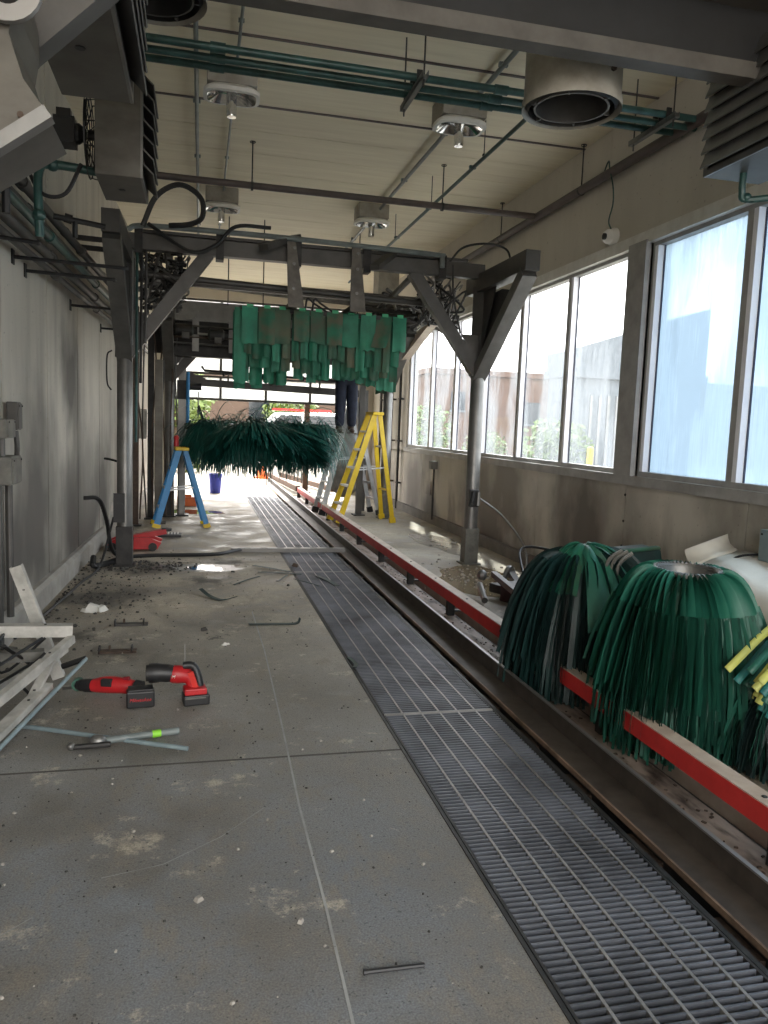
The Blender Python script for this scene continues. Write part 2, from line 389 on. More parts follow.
        if bevel:
            b = o.modifiers.new('bevel', 'BEVEL'); b.width = bevel; b.segments = 2; b.limit_method = 'ANGLE'
        return o

def tag(o, label, cat, group=None, kind=None):
    o['label'] = label; o['category'] = cat
    if group: o['group'] = group
    if kind: o['kind'] = kind
    return o
def thing(name, label, cat, loc=(0, 0, 0), group=None):
    o = bpy.data.objects.new(name, None); o.empty_display_size = 0.05; COL.objects.link(o); o.location = loc
    return tag(o, label, cat, group)
def struct(name, loc=(0, 0, 0)):
    o = bpy.data.objects.new(name, None); o.empty_display_size = 0.05; COL.objects.link(o); o.location = loc
    o['kind'] = 'structure'; return o
def copy_tree(o, parent=None):
    c = o.copy(); COL.objects.link(c)
    if parent is not None: c.parent = parent
    for ch in [k for k in bpy.data.objects if k.parent == o]: copy_tree(ch, c)
    return c
def one(name, mb, m, label, cat, group=None, kind=None, sm=False, loc=None, bevel=0):
    """a thing that is one mesh, origin at the base of its own shape"""
    if loc is None:
        xs = [p.x for p in mb.v]; ys = [p.y for p in mb.v]; zs = [p.z for p in mb.v]
        loc = V(((min(xs)+max(xs))/2, (min(ys)+max(ys))/2, min(zs)))
    mb.v = [p-V(loc) for p in mb.v]
    o = mb.build(name, m, None, sm, bevel=bevel); o.location = loc
    return tag(o, label, cat, group, kind)
def Rz(a): return Matrix.Rotation(a, 3, 'Z')
def Rx(a): return Matrix.Rotation(a, 3, 'X')
def Ry(a): return Matrix.Rotation(a, 3, 'Y')

def LX(y): return -1.45+0.03*y      # inner face of the left wall
RXW = 3.8                            # inner face of the right wall
CZ = 4.44
YA, YB = -3.0, 17.0

# ================================================================== STRUCTURE
# ---- floor
fl = struct('floor')
for i, (y0, y1) in enumerate([(YA, 3.465), (3.475, 8.6), (8.605, 12.9), (12.905, YB)]):
    MB().add([(LX(y0), y0, -.25), (.975, y0, -.25), (.975, y1, -.25), (LX(y1), y1, -.25), (LX(y0), y0, 0), (.975, y0, 0), (.975, y1, 0), (LX(y1), y1, 0)],
             [(0, 3, 2, 1), (4, 5, 6, 7), (0, 1, 5, 4), (1, 2, 6, 5), (2, 3, 7, 6), (3, 0, 4, 7)]).build('slab', conc, fl)
for y0, y1 in [(YA, 4.2), (4.21, 9.6), (9.61, 13.9), (13.91, YB)]:
    MB().bb(2.27, RXW, y0, y1, -.25, 0).build('slab', concr, fl)
for yj in (3.47, 8.602, 12.902): MB().bb(-1.3, .975, yj-.008, yj+.008, -.05, .0006).build('joint_filler', ceils, fl)
MB().bb(-1.6, 4.0, YA, YB, -.27, -.25).build('bed', ceils, fl)
MB().bb(.976, .99, YA, YB, -.2, .003).build('edge_angle', dark, fl)
MB().bb(.99, 2.27, YA, YB, -.26, -.252).build('trench_bottom', pit, fl)
# chipped kerb face on the right side of the pit
# ---- ceiling boards
ce = struct('ceiling')
y = 3.65-0.65*10
while y < YB:
    y1 = min(YB, y+0.65)
    MB().bb(-1.5, RXW+.1, y+.006, y1-.006, CZ, CZ+.06).build('board', ceilm, ce)
    y += 0.65
MB().bb(-1.5, RXW+.1, -3.2, YB, CZ+.03, CZ+.12).build('roof_deck', ceils, ce)
for yy in (6.25, 7.55, 4.95, 3.65):
    MB().bb(-1.5, RXW, yy-.012, yy+.012, CZ-.012, CZ+.01).build('batten', brownp, ce)
# ---- left wall in panels
wl = struct('wall_left')
ys = [-3.0, -1.2, .17, 1.54, 2.92, 4.30, 5.68, 7.08, 8.48, 9.9, 11.3, 12.7, 14.1, 15.5, 17.0]
for a, b in zip(ys[:-1], ys[1:]):
    a2, b2 = a+.014, b-.014; mb = MB()
    mb.add([(LX(a2)-.12, a2, 0), (LX(a2), a2, 0), (LX(b2), b2, 0), (LX(b2)-.12, b2, 0),
            (LX(a2)-.12, a2, CZ), (LX(a2), a2, CZ), (LX(b2), b2, CZ), (LX(b2)-.12, b2, CZ)],
           [(0, 3, 2, 1), (4, 5, 6, 7), (0, 1, 5, 4), (1, 2, 6, 5), (2, 3, 7, 6), (3, 0, 4, 7)])
    mb.build('wall_panel', wallm, wl)
mb = MB(); mb.bar((LX(-3)-.15, -3, CZ/2), (LX(17)-.15, 17, CZ/2), .06, CZ+.2); mb.build('backing', ceils, wl)
bl = MB(); bl.prism([(0, 0), (.07, 0), (.07, .16), (.04, .19), (0, .19)], 20.05, (LX(-3), -3, 0), (1, 0, 0), (0, 0, 1), (.03, 1, 0))
bl.build('baseboard_left', curbm)['kind'] = 'structure'
# ---- right wall
wr = struct('wall_right')
seams = [-3, -1.3, .2, 1.7, 3.2, 4.7, 6.32, 8.2, 10.1, 12.9, 14.2, 17]
for a, b in zip(seams[:-1], seams[1:]):
    MB().bb(RXW, RXW+.18, a+.005, b-.005, 0, 1.12).build('wall_panel', wallr, wr)
for a, b in zip([-3, -1, 1, 3, 5, 7, 9, 11, 13, 15], [-1, 1, 3, 5, 7, 9, 11, 13, 15, 17]):
    MB().bb(RXW, RXW+.18, a+.002, b-.002, 3.24, CZ).build('upper_panel', wallr, wr)
MB().bb(RXW, RXW+.18, 14.05, YB, 1.1, 3.3).build('end_panel', wallr, wr)
MB().bb(RXW-.035, RXW+.03, YA, 14.1, 3.225, 3.33).build('header_ledge', white, wr)
MB().bb(RXW-.03, RXW+.2, YA, 14.1, 1.115, 1.2).build('sill', frm, wr)
MB().bb(RXW-.05, RXW+.02, 6.19, 6.48, 1.2, 3.25).build('pier', frm, wr)
MB().bb(RXW+.0, RXW+.2, 6.19, 6.48, 1.2, 3.25).build('pier_core', frm, wr)
MB().bb(RXW+.17, RXW+.2, YA, YB, 0, 1.15).build('backing', ceils, wr)
for zz in (.35, .55, .78, 1.02):
    MB().lathe((RXW-.004, 6.32, zz), [(0.0001, -.004), (.012, -.004), (.012, .01)], 8, 'X').build('bolt', dark, wr)
mb = MB().bb(RXW-.06, RXW, YA, YB, 0, .14); mb.build('baseboard_right', mat('dark_curb', (.2, .18, .16), .8))['kind'] = 'structure'
# ---- windows
def window(i, y0, y1, gm):
    w_ = struct('window_%d' % i, (RXW+.06, y0, 1.2))
    X0, X1, z0, z1 = RXW+.02, RXW+.10, 1.2, 3.24
    MB().bb(X0, X1, y0, y0+.035, z0, z1).build('jamb', frm, w_)
    MB().bb(X0, X1, y1-.035, y1, z0, z1).build('jamb', frm, w_)
    MB().bb(X0, X1, y0+.035, y1-.035, z0, z0+.045).build('bottom_rail', frm, w_)
    MB().bb(X0, X1, y0+.035, y1-.035, z1-.05, z1).build('top_rail', frm, w_)
    MB().bb(X0-.005, X0+.066, y1-.085, y1-.036, z0+.045, z1-.05).build('inner_jamb', frl, w_)
    MB().bb(X0+.052, X0+.066, y1-.094, y1-.086, z0+.045, z1-.05).build('gasket', navy, w_)
    MB().bb(X0+.068, X0+.074, y0+.035, y1-.036, z0+.045, z1-.05).build('pane', gm, w_)
wy = [6.48, 7.73, 8.98, 10.22, 11.46, 12.70, 14.05]
k = 1
for a, b in zip(wy[:-1], wy[1:]): window(k, a, b, glassd); k += 1
wy = [6.19, 4.96, 3.70, 2.45, 1.2, -.1, -1.4, -2.7]
for a, b in zip(wy[1:], wy[:-1]): window(k, a, b, glassb); k += 1
# ---- end walls with openings
we = struct('wall_end')
MB().bb(-1.2, -.5, YB, YB+.2, 0, CZ).build('left_panel', wallm, we)
MB().bb(3.35, 4.0, YB, YB+.2, 0, CZ).build('right_panel', wallr, we)
MB().bb(-.5, 3.35, YB, YB+.2, 4.08, CZ).build('header', wallr, we)
wn = struct('wall_entry')
MB().bb(-1.7, -1.1, YA-.2, YA, 0, CZ).build('left_panel', wallm, wn)
MB().bb(3.6, 4.0, YA-.2, YA, 0, CZ).build('right_panel', wallr, wn)
# partly raised glazed overhead door at the exit
dr = struct('door_1', (1.4, YB+.1, 2.0))
for r_, (z0, z1) in enumerate([(1.98, 2.5), (2.52, 3.04), (3.06, 3.58), (3.6, 4.08)]):
    MB().bb(-.5, 3.35, YB+.06, YB+.11, z0, z0+.05).build('rail', galvd, dr)
    MB().bb(-.5, 3.35, YB+.06, YB+.11, z1-.04, z1).build('rail', galvd, dr)
    for c_ in range(4):
        xa = -.5+c_*.9625
        MB().bb(xa-.025, xa+.025, YB+.062, YB+.108, z0+.05, z1-.04).build('stile', galvd, dr)
        MB().bb(xa+.025, xa+.9375, YB+.08, YB+.085, z0+.05, z1-.04).build('pane', glassdoor, dr)

# ---- outside ground
g = MB().bb(-60, 90, 17.2, 120, -.12, -.02).build('exit_ground', conco); g['kind'] = 'structure'
g = MB().bb(4.0, 90, -30, 17.2, -.12, -.03).build('side_ground', conco); g['kind'] = 'structure'
g = MB().bb(-60, -1.6, -30, 17.2, -.12, -.03).build('far_side_ground', conco); g['kind'] = 'structure'
g = MB().bb(-1.6, 4, -30, -3.0, -.12, -.01).build('entry_ground', conco); g['kind'] = 'structure'
g = MB().bb(-1.6, 4, 17.0, 17.3, -.12, -.02).build('threshold', conco); g['kind'] = 'structure'

# ================================================================== FLOOR GRATING
def grating(y0, y1, label, single):
    t = thing('floor_grating', label, 'grating', (1.31, y0, 0), 'steel floor gratings along the trench')
    x0, x1 = 1.0, 1.625; nb = 7
    for i in range(nb):
        x = x0+(x1-x0)*i/(nb-1)
        MB().bb(x-.005, x+.005, y0+.01, y1-.01, -.035, 0.0015).build('bearing_bar', gratb if 0 < i < nb-1 else dark, t)
    MB().bb(x0, x1, y0+.004, y0+.012, -.035, .0015).build('end_bar', gratb, t)
    MB().bb(x0, x1, y1-.012, y1-.004, -.035, .0015).build('end_bar', gratb, t)
    n = int((y1-y0)/.0285)
    if single:
        proto = None
        for i in range(n):
            yy = y0+.02+i*(y1-y0-.04)/(n-1)
            if proto is None:
                proto = MB().bb(x0, x1, yy-.0036, yy+.0036, -.018, 0).build('slat', gratem, t); base = yy
            else:
                c = proto.copy(); c.location = (0, yy-base, 0); COL.objects.link(c)
    else:
        mb = MB()
        for i in range(n):
            yy = y0+.02+i*(y1-y0-.04)/(n-1); mb.bb(x0, x1, yy-.0036, yy+.0036, -.018, 0)
        mb.build('slat', gratem, t, kind='stuff')
grating(-.3, 3.92, 'dark steel floor grating nearest the camera, beside the bare concrete slab', True)
grating(3.92, 8.0, 'dark steel floor grating with worn shiny bars, beside the fallen green strips', True)
grating(8.0, 12.5, 'dark steel floor grating under the aluminium bar lying across it', False)
grating(12.5, 16.3, 'far steel floor grating just before the sunlit cover plates', False)
for i, (a, b, L_) in enumerate([(16.3, 18.9, 'pale sunlit cover plate right after the last steel grating'), (18.92, 21.6, 'pale sunlit cover plate farthest out in the yard')]):
    mb = MB().bb(1.0, 1.65, a, b, -.03, .004)
    one('cover_plate', mb, mat('pale_plate', (.6, .57, .52), .6), L_, 'cover plate', 'cover plates beyond the gratings')

# ================================================================== CONVEYOR TRACK
t = thing('conveyor_rail', 'long dark worn steel angle rail running beside the grating trench', 'rail', (1.8, 6, 0))
MB().bb(1.72, 1.87, YA, YB+4, -.012, .0).build('flange', railm, t)
MB().bb(1.712, 1.722, YA, YB+4, -.022, .002).build('near_lip', mat('rusty_lip', (.24, .16, .11), .7, c2=(.10, .065, .045), scale=6), t)
MB().bb(1.862, 1.874, YA, YB+4, 0, .088).build('web', railm, t)
MB().bb(1.858, 1.878, YA, YB+4, .088, .096).build('top_edge', shinym, t, label='shiny worn top edge')
for i in range(34):
    yy = -.2+i*.55
    MB().box((1.715, yy, -.075), (.05, .22, .035)).build('cleat', rust, t)
MB().bb(1.64, 1.66, YA, YB, -.2, -.005).build('edge_angle', dark, t)
MB().bb(1.74, 1.76, YA, YB, -.25, -.012).build('stem', dark, t)
t = thing('track_plate', 'rusty brown steel track plate in the pit below the red guide rail', 'track', (2.1, 6, -.05))
MB().bb(1.94, 2.17, YA, YB+4, -.05, -.035).build('plate', platem, t)
MB().bb(1.935, 1.945, YA, YB+4, -.07, -.01).build('lip', rust, t)
MB().bb(2.24, 2.268, YA, YB+2, -.2, .004).build('kerb_edge', cream, t)
MB().bb(1.97, 2.2, YA, YB, -.25, -.05).build('stem', dark, t)
t = thing('guide_rail', 'red square guide rail with worn cream top running beside the conveyor', 'rail', (2.13, 6, .05))
MB().bb(2.085, 2.175, YA, 16.5, .10, .19).build('tube', red, t)
MB().bb(2.088, 2.172, YA, 16.5, .19, .195).build('worn_top', cream, t, label='worn cream-coloured top face')
for i in range(13):
    yy = 1.0+i*1.3
    mb = MB().bb(2.10, 2.16, yy-.03, yy+.03, -.036, .10); mb.bb(2.16, 2.3, yy-.03, yy+.03, .0, .012); mb.build('bracket', dark, t)
for i in range(14):
    MB().lathe((2.13, .7+i*.85, .195), [(.011, 0), (.011, .004), (.0001, .005)], 8).build('bolt', dark, t)
# rusty debris in the channel
mb = MB()
for i in range(260):
    yy = R.uniform(1.6, 9); x = R.uniform(1.96, 2.16); s = R.uniform(.006, .02)
    mb.box((x, yy, -.032), (s*.6, s, .005), Rz(R.uniform(0, 3)))
one('rust_flakes', mb, rust, 'rust flakes and wet grit scattered on the track plate', 'debris', kind='stuff')

# ================================================================== GANTRIES
def hexb(mb, c, r=.01, h=.01, axis='Z'): mb.lathe(c, [(.0001, h), (r, h), (r, 0)], 6, axis)
def gantry(y, xl, xr, label, name='wash_arch', rb=.086, zb=3.24, full=True):
    t = thing(name, label, 'steel arch', ((xl+xr)/2, y, 0), 'steel arches of the wash tunnel')
    for x, s in ((xl, 1), (xr, -1)):
        c = MB(); c.lathe((x, y, .0), [(rb*.92, .42), (rb*.92, 2.22), (rb*.8, 2.24)], 20); c.build('column', galv, t, sm=True)
        b = MB(); b.box((x, y, .21), (rb*1.9, rb*1.9, .42)); b.box((x, y, .01), (rb*2.6, rb*2.6, .02)); b.build('column_base', dark if x == xl else greyp, t, bevel=.004)
        f = MB()  # V fork: arm leaning inwards and arm leaning towards the entry
        f.bar((x, y, 2.16), (x+s*.82, y, zb+.02), .13, .11, (0, 1, 0)); f.build('diagonal_arm', galvd, t)
        f = MB().bar((x, y, 2.16), (x, y-1.27, zb-.14), .15, .12, (0, 0, 1)); f.build('forward_arm', galv, t)
        MB().bar((x, y+.02, 2.16), (x, y+.02, zb-.08), .14, .14).build('upper_post', galvd, t)
        MB().prism([(0, 0), (-.75, .75), (-.5, .80), (0, .78)], .012, (x+.03, y-.02, 2.26), (0, 1, 0), (0, 0, 1), (1, 0, 0)).build('side_gusset', dark, t)
        MB().prism([(0, 0), (s*.24, .42), (0, .42)], .02, (x, y-.05, 2.2)).build('gusset', galvd, t)
        lb = MB(); lb.bb(x-.075, x+.075, y-1.36, y+.35, zb-.14, zb+.05); lb.build('longitudinal_beam', galvd, t, bevel=.004)
        MB().prism([(-.35, 0), (0, -.62), (0, 0)], .012, (x-.006, y-.08, zb-.14), (0, 1, 0), (0, 0, 1), (1, 0, 0)).build('gusset', galvd, t)
    MB().bb(xl, xr, y-.06, y+.06, zb, zb+.155).build('cross_beam', galvd, t, bevel=.004)
    MB().bb(xl+.1, xr-.2, y-.04, y+.04, zb+.17, zb+.20).build('top_channel', galvd, t)
    return t
g1 = gantry(8.45, -.735, 3.1, 'grey steel arch nearest the camera, standing on round columns either side of the lane')
for xx in (-.6, .2, 1.0, 1.75, 2.6):
    MB().bb(xx-.04, xx+.04, 8.37, 8.53, 3.2, 3.45).build('clamp_plate', dark, g1)
MB().bar((.62, 8.1, 3.3), (1.0, 8.5, 3.52), .12, .06).build('motor_bracket', galvd, g1)
MB().bar((1.75, 8.0, 3.18), (2.1, 8.55, 3.48), .10, .05).build('motor_bracket', galvd, g1)
MB().tube([(-.7, 8.7, 3.05), (2.7, 8.9, 3.0)], .035, 10).build('spray_pipe', galvd, g1, sm=True)
MB().bar((-.7, 9.6, 3.16), (3.0, 9.6, 3.13), .06, .1).build('rear_bar', galvd, g1)
MB().bar((-.2, 8.45, 3.24), (-.2, 9.6, 3.16), .05, .05).build('strut', dark, g1)
MB().bar((2.3, 8.45, 3.24), (2.3, 9.6, 3.13), .05, .05).build('strut', dark, g1)
# conduit along top of the arch
mb = MB(); mb.tube(smooth([(-.7, 8.3, 3.40), (-.5, 8.3, 3.45), (.6, 8.3, 3.46), (1.5, 8.3, 3.45), (2.5, 8.3, 3.43), (2.56, 8.3, 3.41), (2.57, 8.3, 3.3)], 5), .028, 8)
one('air_line', mb, pvc, 'dull grey-green pipe lying along the top of the nearest arch', 'pipe', sm=True)
g2 = gantry(12.75, -.44, 3.1, 'grey steel arch farther in, behind the hanging green cloth curtain', zb=3.1)
MB().bb(-.44, 3.05, 12.45, 12.65, 2.52, 2.66).build('lower_beam', dark, g2)
MB().bb(-.44, 3.05, 12.5, 12.56, 3.06, 3.36).build('cover_panel', galv, g2)
MB().bb(-.7, 3.05, 12.66, 12.7, 2.56, 3.1).build('dark_backing', dark, g2)  # added dark sheet that stops light showing through behind the machinery
for xx in (-.05, .5, 1.2): MB().bb(xx-.05, xx+.05, 12.4, 12.5, 2.6, 3.1).build('hanger_plate', galv, g2)
MB().lathe((-.15, 12.44, 3.21), [(.0001, 0), (.14, 0), (.14, .03)], 16, 'Y').build('round_cover', galv, g2)
# drive motors and rods under the second arch
for i, (xx, zz, L_) in enumerate([(-.2, 2.9, .35), (.28, 2.85, .3), (.85, 2.9, .4), (1.7, 2.85, .35)]):
    tt = thing('drive_motor', ['black drive motor under the second arch, closest to the left column', 'black drive motor under the second arch, second from the left column',
               'black drive motor under the second arch, behind the left end of the curtain', 'black drive motor under the second arch, behind the middle of the curtain'][i], 'motor', (xx, 12.3, zz-.12), 'drive motors under the second arch')
    MB().lathe((xx, 12.3, zz), [(.0001, -L_/2), (.05, -L_/2), (.09, -L_/2+.03), (.09, L_/2-.08), (.06, L_/2-.05), (.06, L_/2), (.0001, L_/2)], 14, 'X').build('housing', dark, tt, sm=True)
    MB().bb(xx-.05, xx+.06, 12.22, 12.3, zz-.13, zz-.03).build('terminal_box', galvd, tt)
    MB().tube([(xx-L_/2-.15, 12.3, zz), (xx-L_/2, 12.3, zz)], .018, 8).build('shaft', shinym, tt)
for i, (za, zb_) in enumerate([(2.98, 2.94), (2.8, 2.83), (2.72, 2.69)]):
    one('tie_rod', MB().tube([(-.4, 12.36+.05*i, za), (1.3, 12.36+.05*i, zb_)], .016, 6), [galvd, rust, galv][i],
        'thin %s tie rod under the second arch, %s of three' % (['grey', 'rusty', 'bright'][i], ['uppermost', 'middle', 'lowest'][i]), 'rod', 'tie rods under the second arch')
for i in range(2):
    mb = MB().tube(smooth([(.62+.06*i, 12.2, 3.3), (.52+.06*i, 12.15, 3.1), (.56+.07*i, 12.15, 2.9), (.72+.07*i, 12.2, 2.78)], 6), .012, 6)
    one('hose', mb, black, 'thin black hose looping down beside the curtain, %s one' % ('left' if i == 0 else 'right'), 'hose', 'hoses beside the curtain', sm=True)

# near arch overhead
t = thing('wash_arch', 'broad dark overhead beam crossing right above the camera, with brace at top left', 'steel arch', (1.2, 3.5, 3.3))
MB().bb(-.9, 3.72, 3.42, 3.52, 3.285, 3.31).build('bottom_flange', beaml, t)
MB().bb(-.9, 3.72, 3.42, 3.435, 3.31, 3.36).build('flange_lip', beaml, t)
MB().bb(-.9, 3.72, 3.44, 3.46, 3.31, 3.70).build('web', beamd, t)
MB().bb(-.9, 3.72, 3.16, 3.50, 3.60, 3.63).build('top_flange', beaml, t)
MB().bar((-.90, 2.72, 2.30), (-.2, 2.72, 2.99), .10, .085, (0, 0, 1)).build('diagonal_brace', galvd, t)
MB().bar((-.92, 2.70, 2.42), (-.26, 2.70, 3.06), .02, .10, (0, 0, 1)).build('brace_flange', sheetm, t)
MB().lathe((3.55, 3.5, 0), [(.09, 0), (.09, 3.285)], 18).build('column', galv, t, sm=True)

# blowers' mouths under the near beam
def nozzle(x, y, z0, r, label):
    t = thing('blower_nozzle', label, 'blower', (x, y, z0), 'round blower nozzles under the near beam')
    h = CZ-z0
    MB().lathe((x, y, z0), [(r*.93, .03), (r, 0.0), (r*1.0, .045), (r*.97, .06), (r*.97, h)], 36).build('barrel', lampw, t, sm=True)
    MB().lathe((x, y, z0), [(r*.93, .03), (r*.86, .004), (r*.86, .05)], 36).build('rim', dark, t, sm=True)
    MB().lathe((x, y, z0), [(r*.72, .25), (r*.72, .012), (r*.76, .012), (r*.76, .25)], 36).build('inner_ring', galvd, t, sm=True)
    MB().lathe((x, y, z0), [(r*.97, .24), (.0001, .24)], 36).build('inside', pit, t)
    for k in range(6):
        a = k*PI/3; MB().box((x+math.cos(a)*r*.81, y+math.sin(a)*r*.81, z0+.02), (r*.12, .008, .03), Rz(a)).build('fin', galvd, t)
    MB().lathe((x+r*.4, y-r*.9, z0+.13), [(.0001, -.012), (.014, -.012), (.014, 0)], 8, 'Y').build('bolt', rust, t)
nozzle(1.87, 3.9, 3.22, .255, 'round beige blower nozzle hanging from the overhead beam in front of the green pipes')
nozzle(-.22, 3.9, 3.44, .24, 'round dark blower nozzle whose rim just shows at the top edge, above the left heater')
# big scroll housing top left
t = thing('blower_housing', 'large beige sheet-metal blower scroll cut off by the top left corner', 'blower', (-.9, 2.3, 2.2))
cx_, cz_ = -.86, 2.62; poly = []
for i in range(30):
    a = -PI*.38+i*PI*1.75/29; rr = .375+.05*i/29
    poly.append((cx_+rr*math.cos(a), cz_+rr*math.sin(a)))
poly = [(-1.12, 1.98), (-.86, 2.02)] + [(-.40, 2.345), (-.455, 2.42)] + poly[5:]
MB().prism(poly, .34, (0, 2.3, 0)).build('scroll', sheetm, t)
MB().bar((-1.1, 2.29, 1.80), (-.39, 2.29, 2.335), .05, .035, (0, 0, 1)).build('outlet_flange', galv, t)
MB().lathe((cx_+.37, 2.285, 2.63), [(.04, 0), (.075, 0), (.075, -.02), (.09, -.02), (.09, 0)], 24, 'Y').build('inlet_ring', shinym, t, sm=True)
MB().lathe((cx_+.37, 2.29, 2.63), [(.0001, -.003), (.06, -.003)], 20, 'Y').build('inlet_mouth', pit, t)
MB().lathe((-.46, 2.296, 2.325), [(.0001, -.008), (.009, -.008), (.009, 0)], 8, 'Y').build('bolt', rust, t)

# ================================================================== UNIT HEATERS
def heater(x0, x1, y0, y1, z0, z1, s, label, back=True, bottom=None):
    """box heater; louvres on the side s (+1 right face, -1 left face)"""
    t = thing('unit_heater', label, 'heater', ((x0+x1)/2, (y0+y1)/2, z0), 'sheet-metal unit heaters under the ceiling')
    MB().bb(x0, x1, y0, y1, z0, z1).build('casing', sheetm, t, bevel=.004)
    xf = x1 if s > 0 else x0
    MB().bb(xf-.005, xf+s*.004, y0+.03, y1-.03, z0+.04, z1-.03).build('core', pit, t)
    MB().bb(xf, xf+s*.012, y0, y0+.03, z0, z1).build('frame_edge', galv, t)
    MB().bb(xf, xf+s*.012, y1-.03, y1, z0, z1).build('frame_edge', galv, t)
    MB().bb(xf, xf+s*.012, y0+.03, y1-.03, z0, z0+.03).build('frame_edge', galv, t)
    n = 7
    for i in range(n):
        zz = z0+.07+(z1-z0-.1)*i/(n-1)
        MB().box((xf+s*.035, (y0+y1)/2, zz), (.10 if back else .085, y1-y0-.05, .008), Ry(s*(.75 if back else 1.2))).build('louvre', galvd if back else galv, t)
    if back:
        xb = x0 if s > 0 else x1; cy_ = (y0+y1)/2; cz = (z0+z1)/2
        gd = MB()
        for rr in (.08, .14, .2, .25): gd.tube([(xb-s*(.09-.1*rr), cy_+rr*math.cos(a*PI/12), cz+rr*math.sin(a*PI/12)) for a in range(25)], .004, 4, False)
        for a in range(12): gd.tube([(xb-s*.085, cy_+.05*math.cos(a*PI/6), cz+.05*math.sin(a*PI/6)), (xb-s*.06, cy_+.25*math.cos(a*PI/6), cz+.25*math.sin(a*PI/6)), (xb, cy_+.26*math.cos(a*PI/6), cz+.26*math.sin(a*PI/6))], .004, 4)
        gd.build('fan_guard', black, t)
        m_ = MB().lathe((xb-s*.17, cy_, cz), [(.0001, -.07), (.05, -.07), (.06, -.05), (.06, .05), (.03, .09), (.0001, .09)], 14, 'X')
        m_.box((xb-s*.20, cy_, cz), (.12, .15, .15)).box((xb-s*.2, cy_-.05, cz+.09), (.08, .06, .05))
        m_.build('fan_motor', black, t)
        MB().tube([(xb-s*.07, cy_, cz)]+[(xb-s*.02, cy_, cz)], .03, 10).build('hub', dark, t)
    for yy in (y0+.06, y1-.06):
        MB().tube([((x0+x1)/2, yy, z1), ((x0+x1)/2, yy, CZ)], .006, 6).build('hanger_rod', dark, t)
    MB().tube([((x0+x1)/2, (y0+y1)/2, z0), ((x0+x1)/2, (y0+y1)/2, z0-.004)], .02, 8).build('drain_plug', dark, t)
    return t
heater(-.60, -.31, 2.84, 3.83, 2.95, 3.62, 1, 'dark sheet-metal unit heater at upper left, the closer one, its dented underside showing')
heater(-.60, -.345, 4.95, 5.52, 2.95, 3.55, 1, 'grey unit heater at upper left, the farther one with wire fan guard and black motor')
heater(2.64, 2.98, 2.8, 3.83, 2.95, 3.48, -1, 'slatted unit heater at upper right above the windows', back=False)

# ================================================================== PIPES, OVERHEAD
mb_specs = [(5.86, 4.06, .030), (5.80, 3.985, .024), (5.86, 3.92, .028), (5.70, 3.905, .024)]
for i, (yy, zz, rr) in enumerate([(5.84, 4.0, .025), (5.75, 4.02, .022), (5.67, 3.985, .025), (5.545, 4.0, .026)]):
    mb = MB().tube([(-1.2, yy, zz), (3.79, yy, zz)], rr, 10)
    for xx in (.1, 2.1): mb.tube([(xx-.05, yy, zz), (xx+.05, yy, zz)], rr+.008, 10)
    one('ceiling_pipe', mb, teal, 'dark green pipe crossing the ceiling, %s of four' % ['farthest from the camera', 'second farthest', 'third farthest', 'closest to the camera'][i], 'pipe', 'four green pipes crossing the ceiling', sm=True)
def hanger(x, y0, y1, z, label):
    t = thing('pipe_hanger', label, 'hanger', (x, (y0+y1)/2, z), 'slotted strut hangers for the green pipes')
    MB().bb(x-.02, x+.02, y0, y1, z, z+.012).build('strut', galv, t); MB().bb(x-.02, x-.015, y0, y1, z, z+.04).build('strut_side', galv, t); MB().bb(x+.015, x+.02, y0, y1, z, z+.04).build('strut_side', galv, t)
    for yy in (y0+.05, y1-.05): MB().tube([(x, yy, z-.05), (x, yy, CZ)], .006, 6).build('threaded_rod', dark, t)
    for yy in (5.86, 5.70, 5.62, 5.515): MB().bb(x-.02, x+.02, yy-.006, yy+.006, z+.012, z+.11).build('pipe_clamp', dark, t)
hanger(1.48, 5.35, 5.98, 3.93, 'slotted steel hanger holding the green pipes in mid-ceiling')
hanger(3.45, 5.4, 6.05, 3.93, 'slotted steel hanger holding the green pipes near the right wall')
one('sprinkler_pipe', MB().tube([(3.735, YA, 4.0), (3.735, 13.5, 4.0)], .045, 10), brownp, 'brown pipe running lengthwise under the ceiling beside the right wall', 'pipe', sm=True)
one('sprinkler_pipe', MB().tube([(-.45, 8.5, 4.0), (3.72, 8.5, 4.0)], .035, 10), brownp, 'brown pipe crossing the ceiling and joining the lengthwise one at right', 'pipe', sm=True)
for i, (x, y, L_) in enumerate([(.52, 8.5, 'ceiling rod holding the brown cross pipe at its left part'), (2.6, 8.5, 'ceiling rod holding the brown cross pipe near its middle'), (3.735, 7.45, 'ceiling rod holding the brown lengthwise pipe, the one nearer the camera'), (3.735, 9.6, 'ceiling rod holding the brown lengthwise pipe, the one beyond the junction')]):
    mb = MB().tube([(x, y, 4.02), (x, y, CZ)], .007, 6)
    mb.lathe((x, y, 3.995), [(.042, -.012), (.046, -.012), (.046, .012), (.042, .012)], 12, 'X' if i < 2 else 'Y'); mb.lathe((x, y, CZ-.01), [(.03, 0), (.03, .01)], 8)
    one('hanger_rod', mb, dark, L_, 'rod', 'rods holding the brown pipes')
